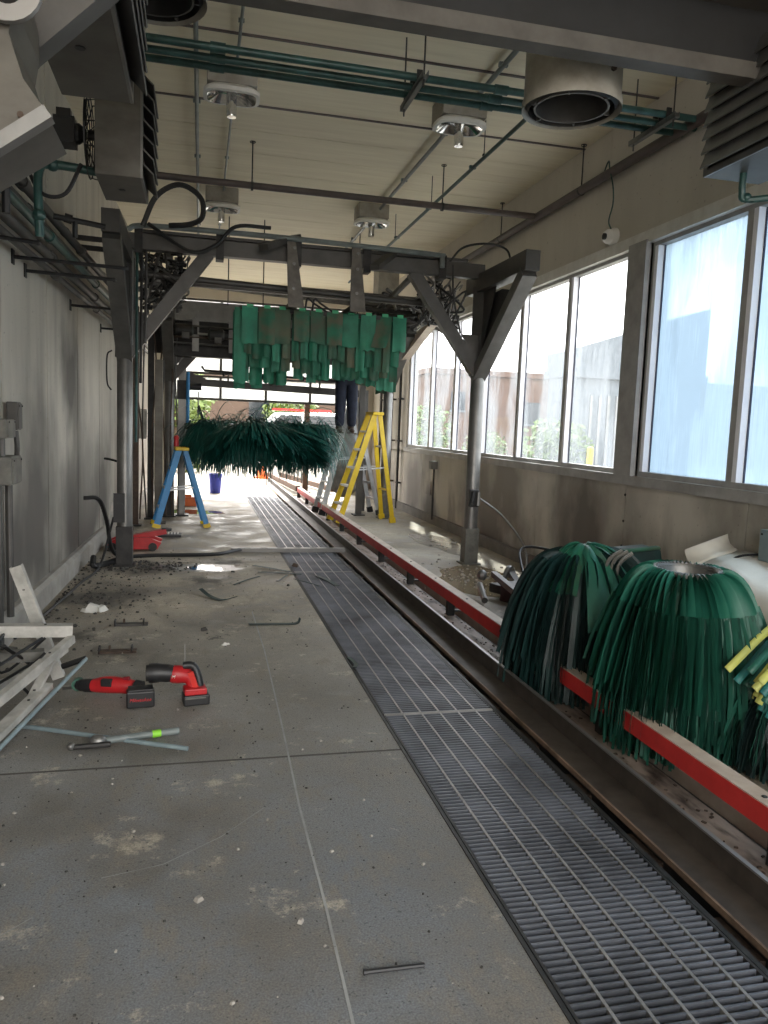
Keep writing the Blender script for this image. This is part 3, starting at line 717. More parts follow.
for i, (xa, ya, xb, yb, zz, rr, L_) in enumerate([(-.08, YA, -.02, 14, 4.38, .018, 'left grey conduit running lengthwise along the ceiling boards'), (.26, YA, .28, 14, 4.40, .012, 'thin conduit on the ceiling through the two left lamps'),
        (2.28, YA, 2.28, 14, 4.38, .020, 'grey conduit on the ceiling through the two right lamps'), (2.58, 5.2, 2.6, 14, 4.1, .018, 'green-grey pipe hung below the ceiling right of the lamps')]):
    mb = MB().tube([(xa, ya, zz), (xb, yb, zz)], rr, 8)
    yy = 4.5
    while yy < 13.5: mb.box((xa+(xb-xa)*(yy-ya)/(yb-ya), yy, zz+.01), (rr*3.6, .03, rr*1.6)); yy += 1.5
    one('ceiling_conduit', mb, teal if i == 3 else pvc, L_, 'conduit', 'conduits along the ceiling', sm=True)
for i, yy in enumerate((7.2, 8.9, 10.6)):
    one('hanger_rod', MB().tube([(2.59, yy, 4.1), (2.59, yy, CZ)], .005, 6).ball((2.59, yy, 4.13), .018, 8), dark, 'short rod holding the green-grey pipe, %s from the camera' % ['first', 'second', 'third'][i], 'rod', 'rods holding the green-grey pipe')

def lamp(x, y, label):
    t = thing('ceiling_lamp', label, 'lamp', (x, y, 4.1), 'ceiling lamps with round reflectors')
    MB().bb(x-.2, x+.2, y-.15, y+.2, 4.26, CZ).build('ballast_box', lampw, t, bevel=.006)
    mb = MB(); a, b = .23, .17
    def ring(rx, ry, z, n=24):
        out = []
        for i in range(n):
            an = 2*PI*i/n; c_, s_ = math.cos(an), math.sin(an)
            out.append(V((x+rx*abs(c_)**.55*(1 if c_ > 0 else -1), y+ry*abs(s_)**.55*(1 if s_ > 0 else -1), z)))
        return out
    rings = [ring(.19, .14, 4.26), ring(a, b, 4.23), ring(a, b, 4.20), ring(a-.03, b-.03, 4.195)]
    for rg in rings: mb.v += rg
    for i in range(3):
        for j in range(24): mb.face((i*24+j, i*24+(j+1) % 24, (i+1)*24+(j+1) % 24, (i+1)*24+j))
    mb.build('trim', white, t, sm=True)
    mb = MB(); rings = [ring(a-.03, b-.03, 4.195), ring(.12, .09, 4.25), ring(.05, .05, 4.255)]
    for rg in rings: mb.v += rg
    for i in range(2):
        for j in range(24): mb.face((i*24+j, i*24+(j+1) % 24, (i+1)*24+(j+1) % 24, (i+1)*24+j))
    mb.build('reflector', crm, t, sm=True)
    MB().lathe((x, y, 4.05), [(.0001, 0), (.038, 0), (.042, .02), (.042, .2), (.03, .21)], 16).build('bulb_tube', crm, t, sm=True)
    for k in range(2): MB().box((x+(k*2-1)*.195, y, 4.22), (.03, .03, .03)).build('latch', dark, t)
lamp(.24, 6.85, 'ceiling lamp at left, nearer the camera, under the green pipes')
lamp(2.22, 6.85, 'ceiling lamp at right, nearer the camera, just beyond the green pipes')
lamp(.26, 10.35, 'smaller-looking ceiling lamp at left, farther in above the first arch')
lamp(2.2, 10.35, 'smaller-looking ceiling lamp at right, farther in above the first arch')

# wall pipes, left
for i, (zz, off, rr, m_) in enumerate([(3.10, .10, .030, galvd), (3.02, .17, .034, galvd), (2.93, .12, .036, galvd), (2.84, .19, .030, teal), (2.76, .12, .036, galvd), (2.68, .09, .026, galvd)]):
    a, b = 1.5, 15.8
    mb = MB().tube([(LX(a)+off+.02, a, zz-.05), (LX(b)+off+.02, b, zz+.05)], rr, 10)
    yy = 3.0+.35*i
    while yy < 15: mb.tube([(LX(yy)+off+.02, yy, zz-.05+.1*(yy-a)/(b-a)), (LX(yy+.09)+off+.02, yy+.09, zz-.05+.1*(yy+.09-a)/(b-a))], rr+.011, 10); yy += 2.1
    one('wall_pipe', mb, m_, 'pipe clipped along the left wall, %s of the bundle of six' % ['topmost', 'second from top', 'third from top', 'fourth from top', 'fifth from top', 'lowest'][i], 'pipe', 'pipe bundle along the left wall', sm=True)
for i, (yy, zz, L_) in enumerate([(5.3, 2.62, .30), (6.0, 2.63, .75), (6.35, 2.6, .62), (8.1, 2.6, .4), (10, 2.6, .4)]):
    mb = MB().tube([(LX(yy), yy, zz), (LX(yy)+L_, yy+.1, zz)], .014, 6); mb.box((LX(yy)+.005, yy, zz), (.01, .07, .1)); mb.ball((LX(yy)+L_, yy+.1, zz), .018, 6)
    one('pipe_bracket', mb, black, 'black bracket rod jutting from the left wall under the pipes, %s from the camera' % ['first', 'second', 'third', 'fourth', 'fifth'][i], 'bracket', 'bracket rods on the left wall')
# elbows and vertical line near heater 2
mb = MB().tube(smooth([(-.62, 5.2, 3.03), (-.86, 5.15, 3.03), (-.93, 5.12, 2.98), (-.93, 5.1, 2.75), (-.93, 5.12, 2.6)], 5), .026, 10)
for p in ((-.86, 5.15, 3.03), (-.93, 5.1, 2.72)): mb.ball(p, .04, 8)
one('heater_pipe', mb, teal, 'green pipe with elbow feeding the farther left heater', 'pipe', sm=True)
mb = MB().tube(smooth([(-1.0, 4.6, 2.6), (-1.0, 4.6, 3.2), (-.99, 4.6, 3.30), (-.92, 4.55, 3.33), (-.82, 4.5, 3.33)], 4), .022, 8)
one('heater_pipe', mb, black, 'black pipe rising beside the closer left heater', 'pipe', sm=True)
mb = MB().tube(smooth([(-1.02, 5.2, 3.12), (-.98, 5.15, 2.95), (-.9, 5.1, 2.84), (-.78, 5.1, 2.86), (-.7, 5.15, 3.05)], 6), .012, 6)
one('cable', mb, black, 'black cable drooping under the farther left heater', 'cable', sm=True)
mb = MB().tube([(-1.0, 6.0, 2.93), (-.66, 6.05, 2.9)], .02, 8).tube([(-.86, 6.02, 2.91), (-.86, 6.02, 2.8)], .018, 8).tube([(-.93, 6.01, 2.93), (-.88, 6.02, 2.92)], .032, 8)
one('valve', mb, black, 'black valve fitting on the left wall above the pipe bundle', 'valve', sm=True)
for i, zz in enumerate((3.29, 3.2)):
    one('arch_tie', MB().bar((LX(8.4), 8.35, zz), (-.76, 8.4, zz), .04, .045), black, 'short black bar tying the near arch to the left wall, %s of two' % ('upper' if i == 0 else 'lower'), 'bar', 'bars tying the near arch to the left wall')
# right heater feed pipe
mb = MB().tube(smooth([(2.78, 3.7, 2.96), (2.78, 3.7, 2.86), (2.81, 3.7, 2.82), (2.98, 3.6, 2.83), (3.2, 3.5, 2.83)], 5), .018, 8); mb.ball((2.81, 3.7, 2.83), .026, 8); mb.ball((2.95, 3.62, 2.83), .026, 8)
one('heater_pipe', mb, teal, 'green pipe with elbow below the right heater', 'pipe', sm=True)
# camera dome
t = thing('security_camera', 'white dome security camera on the upper right wall above the windows', 'camera', (RXW, 6.83, 3.4))
MB().lathe((RXW, 6.83, 3.41), [(.085, 0), (.085, -.025), (.075, -.04), (.07, -.05)], 20, 'X').build('base', white, t, sm=True)
MB().lathe((RXW-.05, 6.83, 3.41), [(.068, 0), (.066, -.03), (.045, -.06), (.02, -.075), (.0001, -.078)], 20, 'X').build('dome', white, t, sm=True)
MB().lathe((RXW-.115, 6.80, 3.40), [(.03, .0), (.03, -.02), (.0001, -.022)], 14, 'X').build('lens', blkp, t, sm=True)
mb = MB().tube(smooth([(3.73, 7.0, 4.02), (3.72, 6.9, 4.11), (3.70, 6.83, 4.02), (3.73, 6.8, 3.85), (3.74, 6.8, 3.7), (3.72, 6.82, 3.55), (3.76, 6.83, 3.47)], 6), .007, 6)
one('cable', mb, teal, 'thin cable from the brown pipe down to the white dome camera', 'cable', sm=True)

# ---- cable and hose tangle at the first arch, left column, and loops
def hose(pts, r, label, m_=black, name='hose', grp=None, n=7): return one(name, MB().tube(smooth(pts, n), r, 7), m_, label, 'hose' if name == 'hose' else 'cable', grp, sm=True)
hose([(-.55, 8.2, 3.42), (-.42, 8.15, 3.7), (-.2, 8.1, 3.82), (0.0, 8.1, 3.72), (.02, 8.15, 3.55), (-.1, 8.2, 3.48), (-.3, 8.25, 3.46)], .026, 'thick dark hose looping above the left end of the near arch')
hose([(-.5, 8.2, 3.45), (-.1, 8.2, 3.22), (.15, 8.2, 3.3), (.35, 8.2, 3.5), (.7, 8.2, 3.52)], .02, 'black hose drooping along the near arch beside the diagonal arm')
hose([(2.62, 8.2, 3.35), (2.75, 8.15, 3.5), (3.0, 8.1, 3.55), (3.2, 8.05, 3.5), (3.25, 8.0, 3.35)], .012, 'thin black hose arching over the right end of the near arch')
hose([(2.66, 8.2, 3.32), (2.68, 8.2, 3.0), (2.78, 8.2, 2.6)], .01, 'thin black hose hanging down beside the right column fork')
for sd_, L_ in ((1, 'tangle of dark cables behind the left fork of the near arch'), (-1, 'tangle of dark cables behind the right fork of the near arch')):
    mb = MB()
    cx0, cy0 = (-.5, 8.62) if sd_ > 0 else (2.85, 8.7)
    for i in range(30 if sd_ > 0 else 18):
        mb.cur = R.choice([0, 0, 1, 2])
        pts = [(cx0+R.uniform(-.15, .4)*sd_, cy0+R.uniform(0, .4), R.uniform(2.7, 3.35)) for _ in range(4)]
        mb.tube(smooth(pts, 6), R.uniform(.007, .015), 6)
    if sd_ > 0:
        for i in range(16):
            mb.cur = R.choice([0, 1, 2])
            x = -.5+R.uniform(-.05, .35); z = R.uniform(2.7, 3.3); yy = 8.66+R.uniform(0, .3)
            mb.tube([(x-.05, yy, z), (x+.05, yy, z)], .022, 8).tube([(x, yy, z), (x, yy, z-.07)], .016, 8).box((x, yy, z+.03), (.05, .03, .03))
    one('cable_tangle', mb, [black, galvd, galv], L_, 'cables', kind='stuff', sm=True)
for i in range(4):
    x = -.66+.045*i
    one('riser_tube', MB().tube([(x, 8.34-.02*i, [2.28, 1.3, 1.9, 2.3][i]), (x, 8.4, 3.22)], .014, 8), [galv, teal, dark, galvd][i], 'thin vertical tube rising beside the left column, %s from the column' % ['first', 'second', 'third', 'fourth'][i], 'tube', 'tubes rising beside the left column', sm=True)
hose([(-.86, 8.42, 2.22), (-.9, 8.38, 2.16), (-.9, 8.38, 1.9), (-.86, 8.38, 1.82)], .008, 'thin wire loop at the left column joint')
one('column_fitting', MB().lathe((-.78, 8.34, .62), [(.0001, -.03), (.055, -.03), (.055, .0)], 10, 'Y').box((-.78, 8.33, .62), (.11, .03, .3)), black, 'black cable clip strapped low on the left column', 'fitting')
t = thing('column_fitting', 'black cable outlet strapped low on the right column', 'fitting', (3.08, 8.33, .7))
MB().box((3.08, 8.33, .78), (.12, .05, .2)).build('body', dark, t, bevel=.01); MB().tube([(3.06, 8.28, .86), (3.04, 8.26, .72)], .02, 8).build('plug', black, t); MB().tube([(3.12, 8.28, .85), (3.11, 8.26, .7)], .02, 8).build('plug', galv, t)
hose([(3.14, 8.3, .78), (3.35, 8.1, .6), (3.5, 7.8, .3), (3.35, 7.4, .1), (3.1, 7.1, .05), (3.0, 6.9, .12)], .012, 'pale thin hose curling from the right column to the motor arm', galv)

# ---- hanging plates and curtain (mitter)
t = thing('curtain_frame', 'dark steel frame on two tapered hanger plates carrying the green cloth curtain', 'frame', (1.3, 8.8, 2.8))
platem2 = mat('hanger_plate_steel', (0.16, 0.145, 0.125), .6, .2, c2=(.08, .07, .06), scale=6)
for xa, xb in ((.92, .985), (1.605, 1.645)):
    MB().prism([(xa-.045, 3.42), (xa+.045, 3.42), (xb+.085, 2.76), (xb-.085, 2.76)], .03, (0, 8.27, 0)).build('hanger_plate', platem2, t)
    for zz in (2.95, 3.2, 3.36): MB().lathe(((xa+xb)/2, 8.255, zz), [(.0001, 0), (.016, 0), (.016, .02)], 8, 'Y').build('bolt', galv, t)
    MB().bb(xb-.05, xb+.05, 8.3, 9.3, 2.80, 2.85).build('carrier_bar', dark, t)
MB().bb(.52, 2.28, 8.715, 8.745, 2.755, 2.80).build('cloth_bar', dark, t)
for yy in (8.8, 8.95, 9.12, 9.3): MB().bb(.42, 2.36, yy-.012, yy+.012, 2.76, 2.80).build('cloth_bar', dark, t)
MB().bb(.44, .48, 8.72, 9.3, 2.76, 2.80).build('side_bar', dark, t); MB().bb(2.27, 2.31, 8.72, 9.3, 2.76, 2.80).build('side_bar', dark, t)
t = thing('cloth_curtain', 'green hanging cloth curtain of overlapping stained strips beyond the near arch', 'curtain', (1.35, 8.9, 1.95))
def strip(x, y, z0, z1, wd, m_, lab=None, curl=0.0, name='cloth_strip'):
    n = 7; pts = []; ph = R.uniform(0, 6); am = R.uniform(.006, .02); tw = R.uniform(-.35, .35)
    if m_ is grn and wd < .2: m_ = R.choice([grn, grn2, grn3, grn])
    L_ = z0-z1
    for i in range(n):
        s = i/(n-1); pts.append(V((x+curl*s*s, y-am*math.sin(ph+s*3)-abs(curl)*.6*s*s, z0-L_*s)))
    k = 4; mb = MB()
    for i, p in enumerate(pts):
        for j in range(k+1):
            q = j/k-.5; mb.v.append(p+V((q*wd, q*wd*tw+.004*(1-4*q*q)*-1+ (.012*(i/(n-1))*math.sin(j*2+ph)), R.uniform(-.012, .012) if i == n-1 else 0)))
    for i in range(n-1):
        for j in range(k): mb.face((i*(k+1)+j, i*(k+1)+j+1, (i+1)*(k+1)+j+1, (i+1)*(k+1)+j))
    mb.build(name, m_, t, sm='all', label=lab)
ptop = 2.79
def slitrow(y, x0, x1, z0, zfun, wd):
    x = x0
    while x < x1:
        strip(x, y+R.uniform(-.012, .012), z0, zfun(x)+R.uniform(-.04, .04), wd*R.uniform(.8, 1.0), grn); x += wd*R.uniform(1.0, 1.12)
xs = [.535, .72, .885, 1.10, 1.285, 1.47, 1.65, 1.85, 2.04, 2.215]
for i, x in enumerate(xs):
    zb_ = [2.40, 2.40, 2.42, 2.45, 2.45, 2.44, 2.43, 2.40, 2.44, 2.41][i]
    strip(x, 8.70-.012*(i % 2), ptop+.005, zb_, .172, [grn2, grn4, grn, grn4, grn, grn4, grn, grn2, grn4, grn2][i], curl=(-.08 if i == 8 else 0))
    MB().box((x, 8.672, 2.80), (.07, .01, .035)).build('tab', grnl, t, label='bright green tab')
slitrow(8.76, .52, 2.26, ptop, lambda x: 2.26 if x < 1.6 else 2.2, .10)
slitrow(8.88, .48, 2.30, ptop, lambda x: 2.14 if x < 1.2 else 2.10, .11)
for (xx, zz) in [(.50, 2.0), (.62, 1.97), (.78, 2.0), (.93, 1.99), (1.12, 2.06), (1.27, 2.03), (1.42, 2.08), (1.6, 2.10), (1.72, 2.08), (1.85, 2.05), (1.98, 2.02), (2.1, 1.98), (2.2, 1.97)]:
    strip(xx, 9.05, ptop, zz, .115, grn2)
for (xx, zz) in [(.46, 1.93), (.66, 1.95), (.86, 2.0), (1.35, 2.07), (1.63, 2.08), (1.9, 2.04), (2.15, 1.95), (2.27, 1.98)]: strip(xx, 9.22, ptop, zz, .13, grn)
for i in range(3): strip(.44, 8.78+.2*i, ptop, 1.97+.05*i, .13, grn2)
for i, xx in enumerate((1.16, 1.24)): hose([(xx, 8.9, 2.80), (xx+.02, 8.86, 2.95), (xx+.10, 8.86, 2.90), (xx+.26, 8.9, 2.82)], .012, 'short black hose rising behind the curtain top, %s one' % ('left' if i == 0 else 'right'), grp='hoses behind the curtain top')

# ================================================================== BIG ROTARY MOP
t = thing('rotary_brush', 'big shaggy dark green rotary brush hanging across the lane between blue and aluminium ladders', 'brush', (.98, 12, .8))
MB().tube([(-.2, 12.1, 1.45), (2.1, 12.1, 1.45)], .05, 12).build('shaft', galvd, t, sm=True)
MB().tube([(.0, 12.1, 1.45), (2.0, 12.1, 1.45)], .11, 14).build('hub', grnk, t, sm=True)
def strands(mb, n, root, tip, w0, seg=7):
    for k in range(n):
        p, d, L_, dr_ = root(k); pts = []; vel = V(d); q = V(p)
        for i in range(seg):
            pts.append(q.copy()); q = q+vel*(L_/seg); vel = (vel+V((0, 0, -dr_/seg))).normalized()
        sd = V(d).cross(V((0, 0, 1))); sd = sd.normalized() if sd.length > .1 else V((1, 0, 0))
        sd = (sd+V((R.uniform(-.5, .5), R.uniform(-.5, .5), R.uniform(-.5, .5)))).normalized()
        mb.ribbon(pts, [w0]*(seg-1)+[w0*.6], sd)
mb = MB()
def root1(k):   # combed away from the parting towards both ends
    x = R.uniform(.25, 1.5); a = R.uniform(PI*.9, PI*2.1); sg = -1 if x < .72+R.uniform(-.12, .12) else 1
    d = V((sg*R.uniform(.55, 1.1), -abs(math.cos(a*.5))*.25-R.uniform(.05, .65), R.uniform(.0, .5)))
    return (V((x, 12.0, 1.42+R.uniform(-.05, .08))), d.normalized(), R.uniform(.78, 1.0)*(.9 if sg < 0 else 1.0), R.uniform(2.0, 3.2))
strands(mb, 2300, root1, None, .02, 10)
def root2(k):   # long front layer fanning out from the parting
    a = R.uniform(-.35, PI+.35); c_ = math.cos(a)
    d = V((c_*1.3, -.30+R.uniform(-.12, .12), math.sin(a)*.30-.05))
    L_ = R.uniform(.62, .88)+(.48*max(0, c_)**1.5 if R.random() < .75 else 0)
    return (V((.72+R.uniform(-.05, .05)+(.25*R.random() if c_ > .3 else 0), 11.55+R.uniform(-.03, .05), 1.38+R.uniform(-.03, .05))), d.normalized(), L_, R.uniform(1.4, 2.3)*(.5 if L_ > 1.0 else 1))
strands(mb, 1500, root2, None, .022, 11)
MB().tube([(.72, 11.5, 1.40), (.72, 12.1, 1.43)], .05, 10).build('stub_axle', grnk, t)
def root3(k):
    x = R.uniform(.1, 1.85); a = R.uniform(PI*.85, PI*2.15) if R.random() < .5 else R.uniform(0, 2*PI)
    d = V((R.uniform(-.35, .35)+(x-1.0)*.25, -abs(math.cos(a))*R.uniform(.2, 1.0), R.uniform(-.3, .3)))
    return (V((x, 12.05, 1.42+R.uniform(-.06, .08))), d.normalized(), R.uniform(.7, .98), R.uniform(2.2, 4.0))
strands(mb, 2600, root3, None, .012, 8)
def root4(k):
    x = R.uniform(.1, 1.8)
    d = V((R.uniform(-.5, .5)+(x-1.0)*.3, R.uniform(-.9, .2), R.uniform(-.1, .3)))
    return (V((x, 12.08, 1.45)), d.normalized(), R.uniform(.6, .8), R.uniform(2.6, 3.8))
strands(mb, 1200, root4, None, .012, 8)
mb.build('bristles', mopm, t, kind='stuff')
# arms
t = thing('brush_arm', 'dark horizontal boom with spray pipe crossing just above the shaggy brush', 'boom', (1.1, 13.9, 2.1))
MB().bar((-.15, 13.9, 2.2), (2.95, 13.9, 2.13), .1, .12).build('boom', galvd, t)
MB().bb(2.9, 3.0, 13.85, 13.95, 0, 2.2).build('support_post', galvd, t)
MB().prism([(-.16, 2.1), (.12, 2.15), (.12, 2.27), (-.16, 2.36)], .06, (0, 13.86, 0)).build('boom_end', galvd, t)
MB().tube([(.05, 13.8, 2.47), (.1, 13.8, 2.40), (2.5, 13.8, 2.33)], .022, 8).build('spray_pipe', dark, t, sm=True)
for xx in (.42, 1.1, 1.8): MB().tube([(xx, 13.8, 2.39), (xx, 13.8, 2.3)], .02, 8).build('nozzle', dark, t)
for xx in (.5, 1.25, 2.1): MB().bar((xx, 13.85, 2.18), (xx, 13.8, 2.4), .03, .02, (0, 1, 0)).build('post', galvd, t)
# side machinery left behind the first arch
def sidepost(x, y, h, w_, m_, label, nm='machine_post'):
    t = thing(nm, label, 'post', (x, y, 0), 'upright posts of the side brush machines')
    MB().bb(x-w_/2, x+w_/2, y-w_/2, y+w_/2, 0.02, h).build('post', m_, t, bevel=.004)
    MB().bb(x-w_, x+w_, y-w_, y+w_, 0, .02).build('foot_plate', dark, t)
    return t
p_ = sidepost(-.56, 11.9, 2.4, .11, sheetm, 'beige upright post just left of the blue ladder')
p_ = sidepost(-.25, 12.9, 3.0, .12, galv, 'pale upright post right behind the blue ladder')
MB().tube([(-.16, 12.8, .9), (-.16, 12.8, 2.3)], .028, 10).build('air_cylinder', bluf, p_, sm=True, label='blue air cylinder')
p_ = sidepost(-.86, 11.6, 3.1, .08, rust, 'brown upright post between left column and beige post')
p_ = sidepost(-.70, 12.4, 3.1, .09, dark, 'black upright post farther in along the left wall')
p_ = sidepost(2.4, 17.6, 2.3, .12, copper, 'brown upright post standing in the exit doorway')
p_ = sidepost(2.75, 13.2, 2.6, .1, galvd, 'grey upright post right behind the aluminium ladder')
p_ = sidepost(3.25, 13.4, 2.9, .09, sheetm, 'beige upright post behind the yellow ladder')
t = thing('pivot_bracket', 'black pivot bracket with bearings beside the shaggy brush, left side', 'bracket', (-.15, 13.0, 2.0))
MB().tube([(-.3, 12.9, 2.08), (.05, 12.9, 2.08)], .06, 10).build('bearing', black, t, sm=True); MB().box((-.25, 12.9, 2.02), (.16, .14, .3)).build('block', dark, t); MB().tube([(.0, 12.9, 2.0), (.0, 12.9, 1.6)], .01, 6).build('rod', galv, t)
MB().prism([(0, 0), (.12, -.3), (.16, -.28), (.04, .04)], .02, (-.02, 12.85, 1.75)).build('blade', dark, t)
for i in range(7):
    x = -.85+i*.09
    pts = [(x, 11.9+.1*i, 3.0), (x+R.uniform(-.08, .08), 11.9+.1*i, 2.3), (x+R.uniform(-.06, .06), 12+.1*i, 1.2), (x+.02, 12+.1*i, .05)]
    one('cable', MB().tube(smooth(pts, 6), .012, 6), R.choice([black, galvd, rust]), 'cable hanging down behind the left column, %s from the wall' % ['first', 'second', 'third', 'fourth', 'fifth', 'sixth', 'seventh'][i], 'cable', 'cables hanging down behind the left column', sm=True)
t = thing('tapered_brace', 'pale diagonal steel member right of the curtain, leaning against the right wall line', 'brace', (3.0, 12.2, 2.2))
MB().bar((3.05, 12.6, 2.35), (3.3, 11.0, 3.1), .13, .1).build('arm', cream, t)
# retracted wash machinery on the far right under roof
mb = MB()
for i in range(26):
    mb.cur = R.choice([0, 1, 2, 2])
    pts = [(R.uniform(2.4, 3.5), 10.5+R.uniform(0, 2.0), R.uniform(2.95, 3.5)) for _ in range(3)]
    mb.tube(smooth(pts, 6), R.uniform(.012, .03), 6)
one('pipe_heap', mb, [galv, dark, galvd], 'heap of pipes and cables above the right end of the curtain', 'pipes', kind='stuff', sm=True)
for i, (z_, x0) in enumerate([(3.28, 2.2), (3.2, 2.6)]):
    one('cross_bar', MB().bar((x0, 11.5, z_), (3.7, 11.0, z_-.1), .14, .05), dark, 'dark bar above the right end of the curtain, %s one' % ('upper' if i == 0 else 'lower'), 'bar', 'dark bars above the right end of the curtain')
one('ceiling_duct', MB().bb(2.9, 3.25, 12.9, 13.3, 3.6, CZ), lampw, 'beige box duct below the far ceiling at right', 'duct')
one('cross_bar', MB().bar((-.4, 12.0, 3.56), (3.2, 12.0, 3.4), .05, .1), greyp, 'long grey bar spanning above the curtain behind the first arch', 'bar')
for i, (px_, zz) in enumerate([(.3, 3.9), (1.7, 3.9), (-.2, 3.9)]):
    one('ceiling_rod', MB().tube([(px_+.6, 11.6, 3.2), (px_+.6, 11.6, CZ)], .008, 6), dark, 'thin ceiling rod above the curtain, %s' % ['middle one', 'right one', 'left one'][i], 'rod', 'thin rods above the curtain')
# verticals at far right wall
for i, (x, y, r_, m_, L_) in enumerate([(3.74, 14.4, .025, dark, 'black vertical pipe at the end of the right windows'), (3.7, 14.9, .03, rust, 'brown vertical pipe just past the right windows'), (3.65, 15.6, .03, galvd, 'grey vertical pipe farthest along the right wall')]):
    mb = MB().tube([(x, y, .0), (x, y, 3.4)], r_, 8)
    for z_ in (.5, 1.3, 2.1): mb.box((x+.03, y, z_), (.1, .12, .03))
    one('wall_riser', mb, m_, L_, 'pipe', 'vertical pipes past the right windows')
one('side_brush', MB().lathe((2.62, 13.9, .25), [(.08, 0), (.26, .15), (.3, .5), (.28, 1.0), (.16, 1.3), (.05, 1.35)], 18), mat('grey_felt', (.33, .32, .29), .9, c2=(.2, .19, .18)), 'pale grey upright side brush between the two ladders', 'brush', sm=True)

# ================================================================== LADDERS
def ladder(name, label, loc, h, spread, wb, wt, m_, rot, steps=5, cap=None, round_top=False, feet=None, both=False, rail=(.03, .085), apex=0.0):
    t = thing(name, label, 'ladder', loc, 'ladders standing in the tunnel')
    a = spread/2; M_ = alu
    def P(side, wsgn, s): # point along a leg, s 0 foot ..1 top
        x = side*(a+(.04-a)*s)+apex*s; y_ = wsgn*(wb+(wt-wb)*s)/2; return Rz(rot) @ V((x, y_, h*s)) + V(loc)
    for side in (-1, 1):
        for ws in (-1, 1):
            k = 1.0 if side < 0 else .82
            dirn = (Rz(rot) @ V((1, 0, 0)))
            r_ = MB().bar(P(side, ws, 0.02), P(side, ws, .985), rail[0], rail[1]*k, dirn)
            r_.build('rail', m_, t)
            f = MB().bar(P(side, ws, 0), P(side, ws, .05), rail[0]+.02, rail[1]*k+.03, dirn); f.build('foot', feet or black, t)
    for i in range(1, steps+1):
        s = i/(steps+1)
        MB().bar(P(-1, -1, s), P(-1, 1, s), .085, .03).build('step', M_, t)
        if both: MB().bar(P(1, -1, s), P(1, 1, s), .05, .03).build('step', M_, t)
    for s in ((.3, .7) if not both else ()):
        MB().bar(P(1, -1, s), P(1, 1, s), .02, .03).build('back_brace', m_ if s == .3 else M_, t)
    for ws in (-1, 1):
        MB().bar(P(-1, ws, .5)+V((0, 0, -.03)), P(1, ws, .5)+V((0, 0, .02)), .006, .022).build('spreader', M_, t)
    top = V(loc)+V((apex, 0, h))
    if round_top:
        for ws in (-1, 1):
            c = top+Rz(rot) @ V((0, ws*wt/2, -.05))
            hb = MB(); hb.tube([c+Rz(rot) @ V((.09*math.cos(x), 0, .09*math.sin(x)-.02)) for x in [PI*k/10 for k in range(-2, 13)]], .022, 8); hb.build('hinge', alu, t, sm=True)
    else:
        MB().box(top, (.19, wt+.08, .05), Rz(rot)).build('top_cap', cap, t, bevel=.01)
    return t
ladder('step_ladder', 'blue fibreglass stepladder with yellow top cap in the middle of the left floor', (-.23, 11.6, 0), 1.13, .72, .44, .28, bluf, .10, 3, yelf, feet=yelf)
ladder('step_ladder', 'yellow fibreglass stepladder straddling the red guide rail', (2.62, 12.35, 0), 1.76, .92, .52, .3, yelf, .12, 5, yelf, feet=yelf, apex=.17)
ladder('step_ladder', 'aluminium folding ladder with rounded hinges, the worker standing on it', (2.58, 13.4, 0), 1.98, 1.05, .5, .34, alu, .1, 6, round_top=True, both=True)
t2 = MB().tube([(-.3, 11.62, 1.16), (-.3, 11.62, 1.26)], .035, 12); t2.ball((-.3, 11.62, 1.28), .04, 10)
one('red_bottle', t2, redp, 'small red item standing on the blue ladder top', 'bottle', sm=True)

# ================================================================== PERSON
def skinmesh(name, verts, edges, radii, m_, parent, sub=2):
    me = bpy.data.meshes.new(name); off = parent.location if parent else V((0, 0, 0))
    me.from_pydata([tuple(V(p)-off) for p in verts], edges, [])
    o = bpy.data.objects.new(name, me); COL.objects.link(o); o.parent = parent
    me.materials.append(m_)
    md = o.modifiers.new('skin', 'SKIN'); md.use_smooth_shade = True
    for i, v_ in enumerate(me.skin_vertices[0].data):
        r_ = radii[i]; v_.radius = (r_, r_) if not isinstance(r_, tuple) else r_; v_.use_root = (i == 0)
    s_ = o.modifiers.new('sub', 'SUBSURF'); s_.levels = sub; s_.render_levels = sub
    return o
PX, PY, PZ = 2.44, 13.05, 1.42   # standing on the ladder rung
pp = thing('person', 'worker in dark jeans standing on the aluminium ladder, upper body hidden by the curtain', 'person', (PX, PY, PZ))
def q(x, y, z): return (PX+x, PY+y, PZ+z)
body = [q(0, 0, .95), q(0, -.01, 1.1), q(0, -.02, 1.28), q(0, -.01, 1.42), q(0, 0, 1.50), q(0, -.03, 1.58), q(0, -.02, 1.66), q(0, -.01, 1.73),
        q(-.17, 0, 1.41), q(-.30, -.1, 1.55), q(-.24, -.2, 1.78), q(.17, 0, 1.41), q(.31, -.1, 1.52), q(.25, -.22, 1.74),
        q(-.09, 0, .88), q(-.10, -.03, .48), q(-.10, .02, .1), q(.09, 0, .88), q(.105, -.02, .48), q(.11, .02, .1)]
be = [(0, 1), (1, 2), (2, 3), (3, 4), (4, 5), (5, 6), (6, 7), (3, 8), (8, 9), (9, 10), (3, 11), (11, 12), (12, 13), (0, 14), (14, 15), (15, 16), (0, 17), (17, 18), (18, 19)]
br = [.12, .11, .13, .10, .05, .075, .085, .06, .055, .042, .03, .055, .042, .03, .085, .055, .04, .085, .055, .04]
skinmesh('body', body, be, br, skin, pp)
jeans = [q(0, 0, .96), q(-.09, 0, .86), q(-.10, -.03, .48), q(-.10, .02, .10), q(.09, 0, .86), q(.105, -.02, .48), q(.11, .02, .10), q(0, 0, 1.04)]
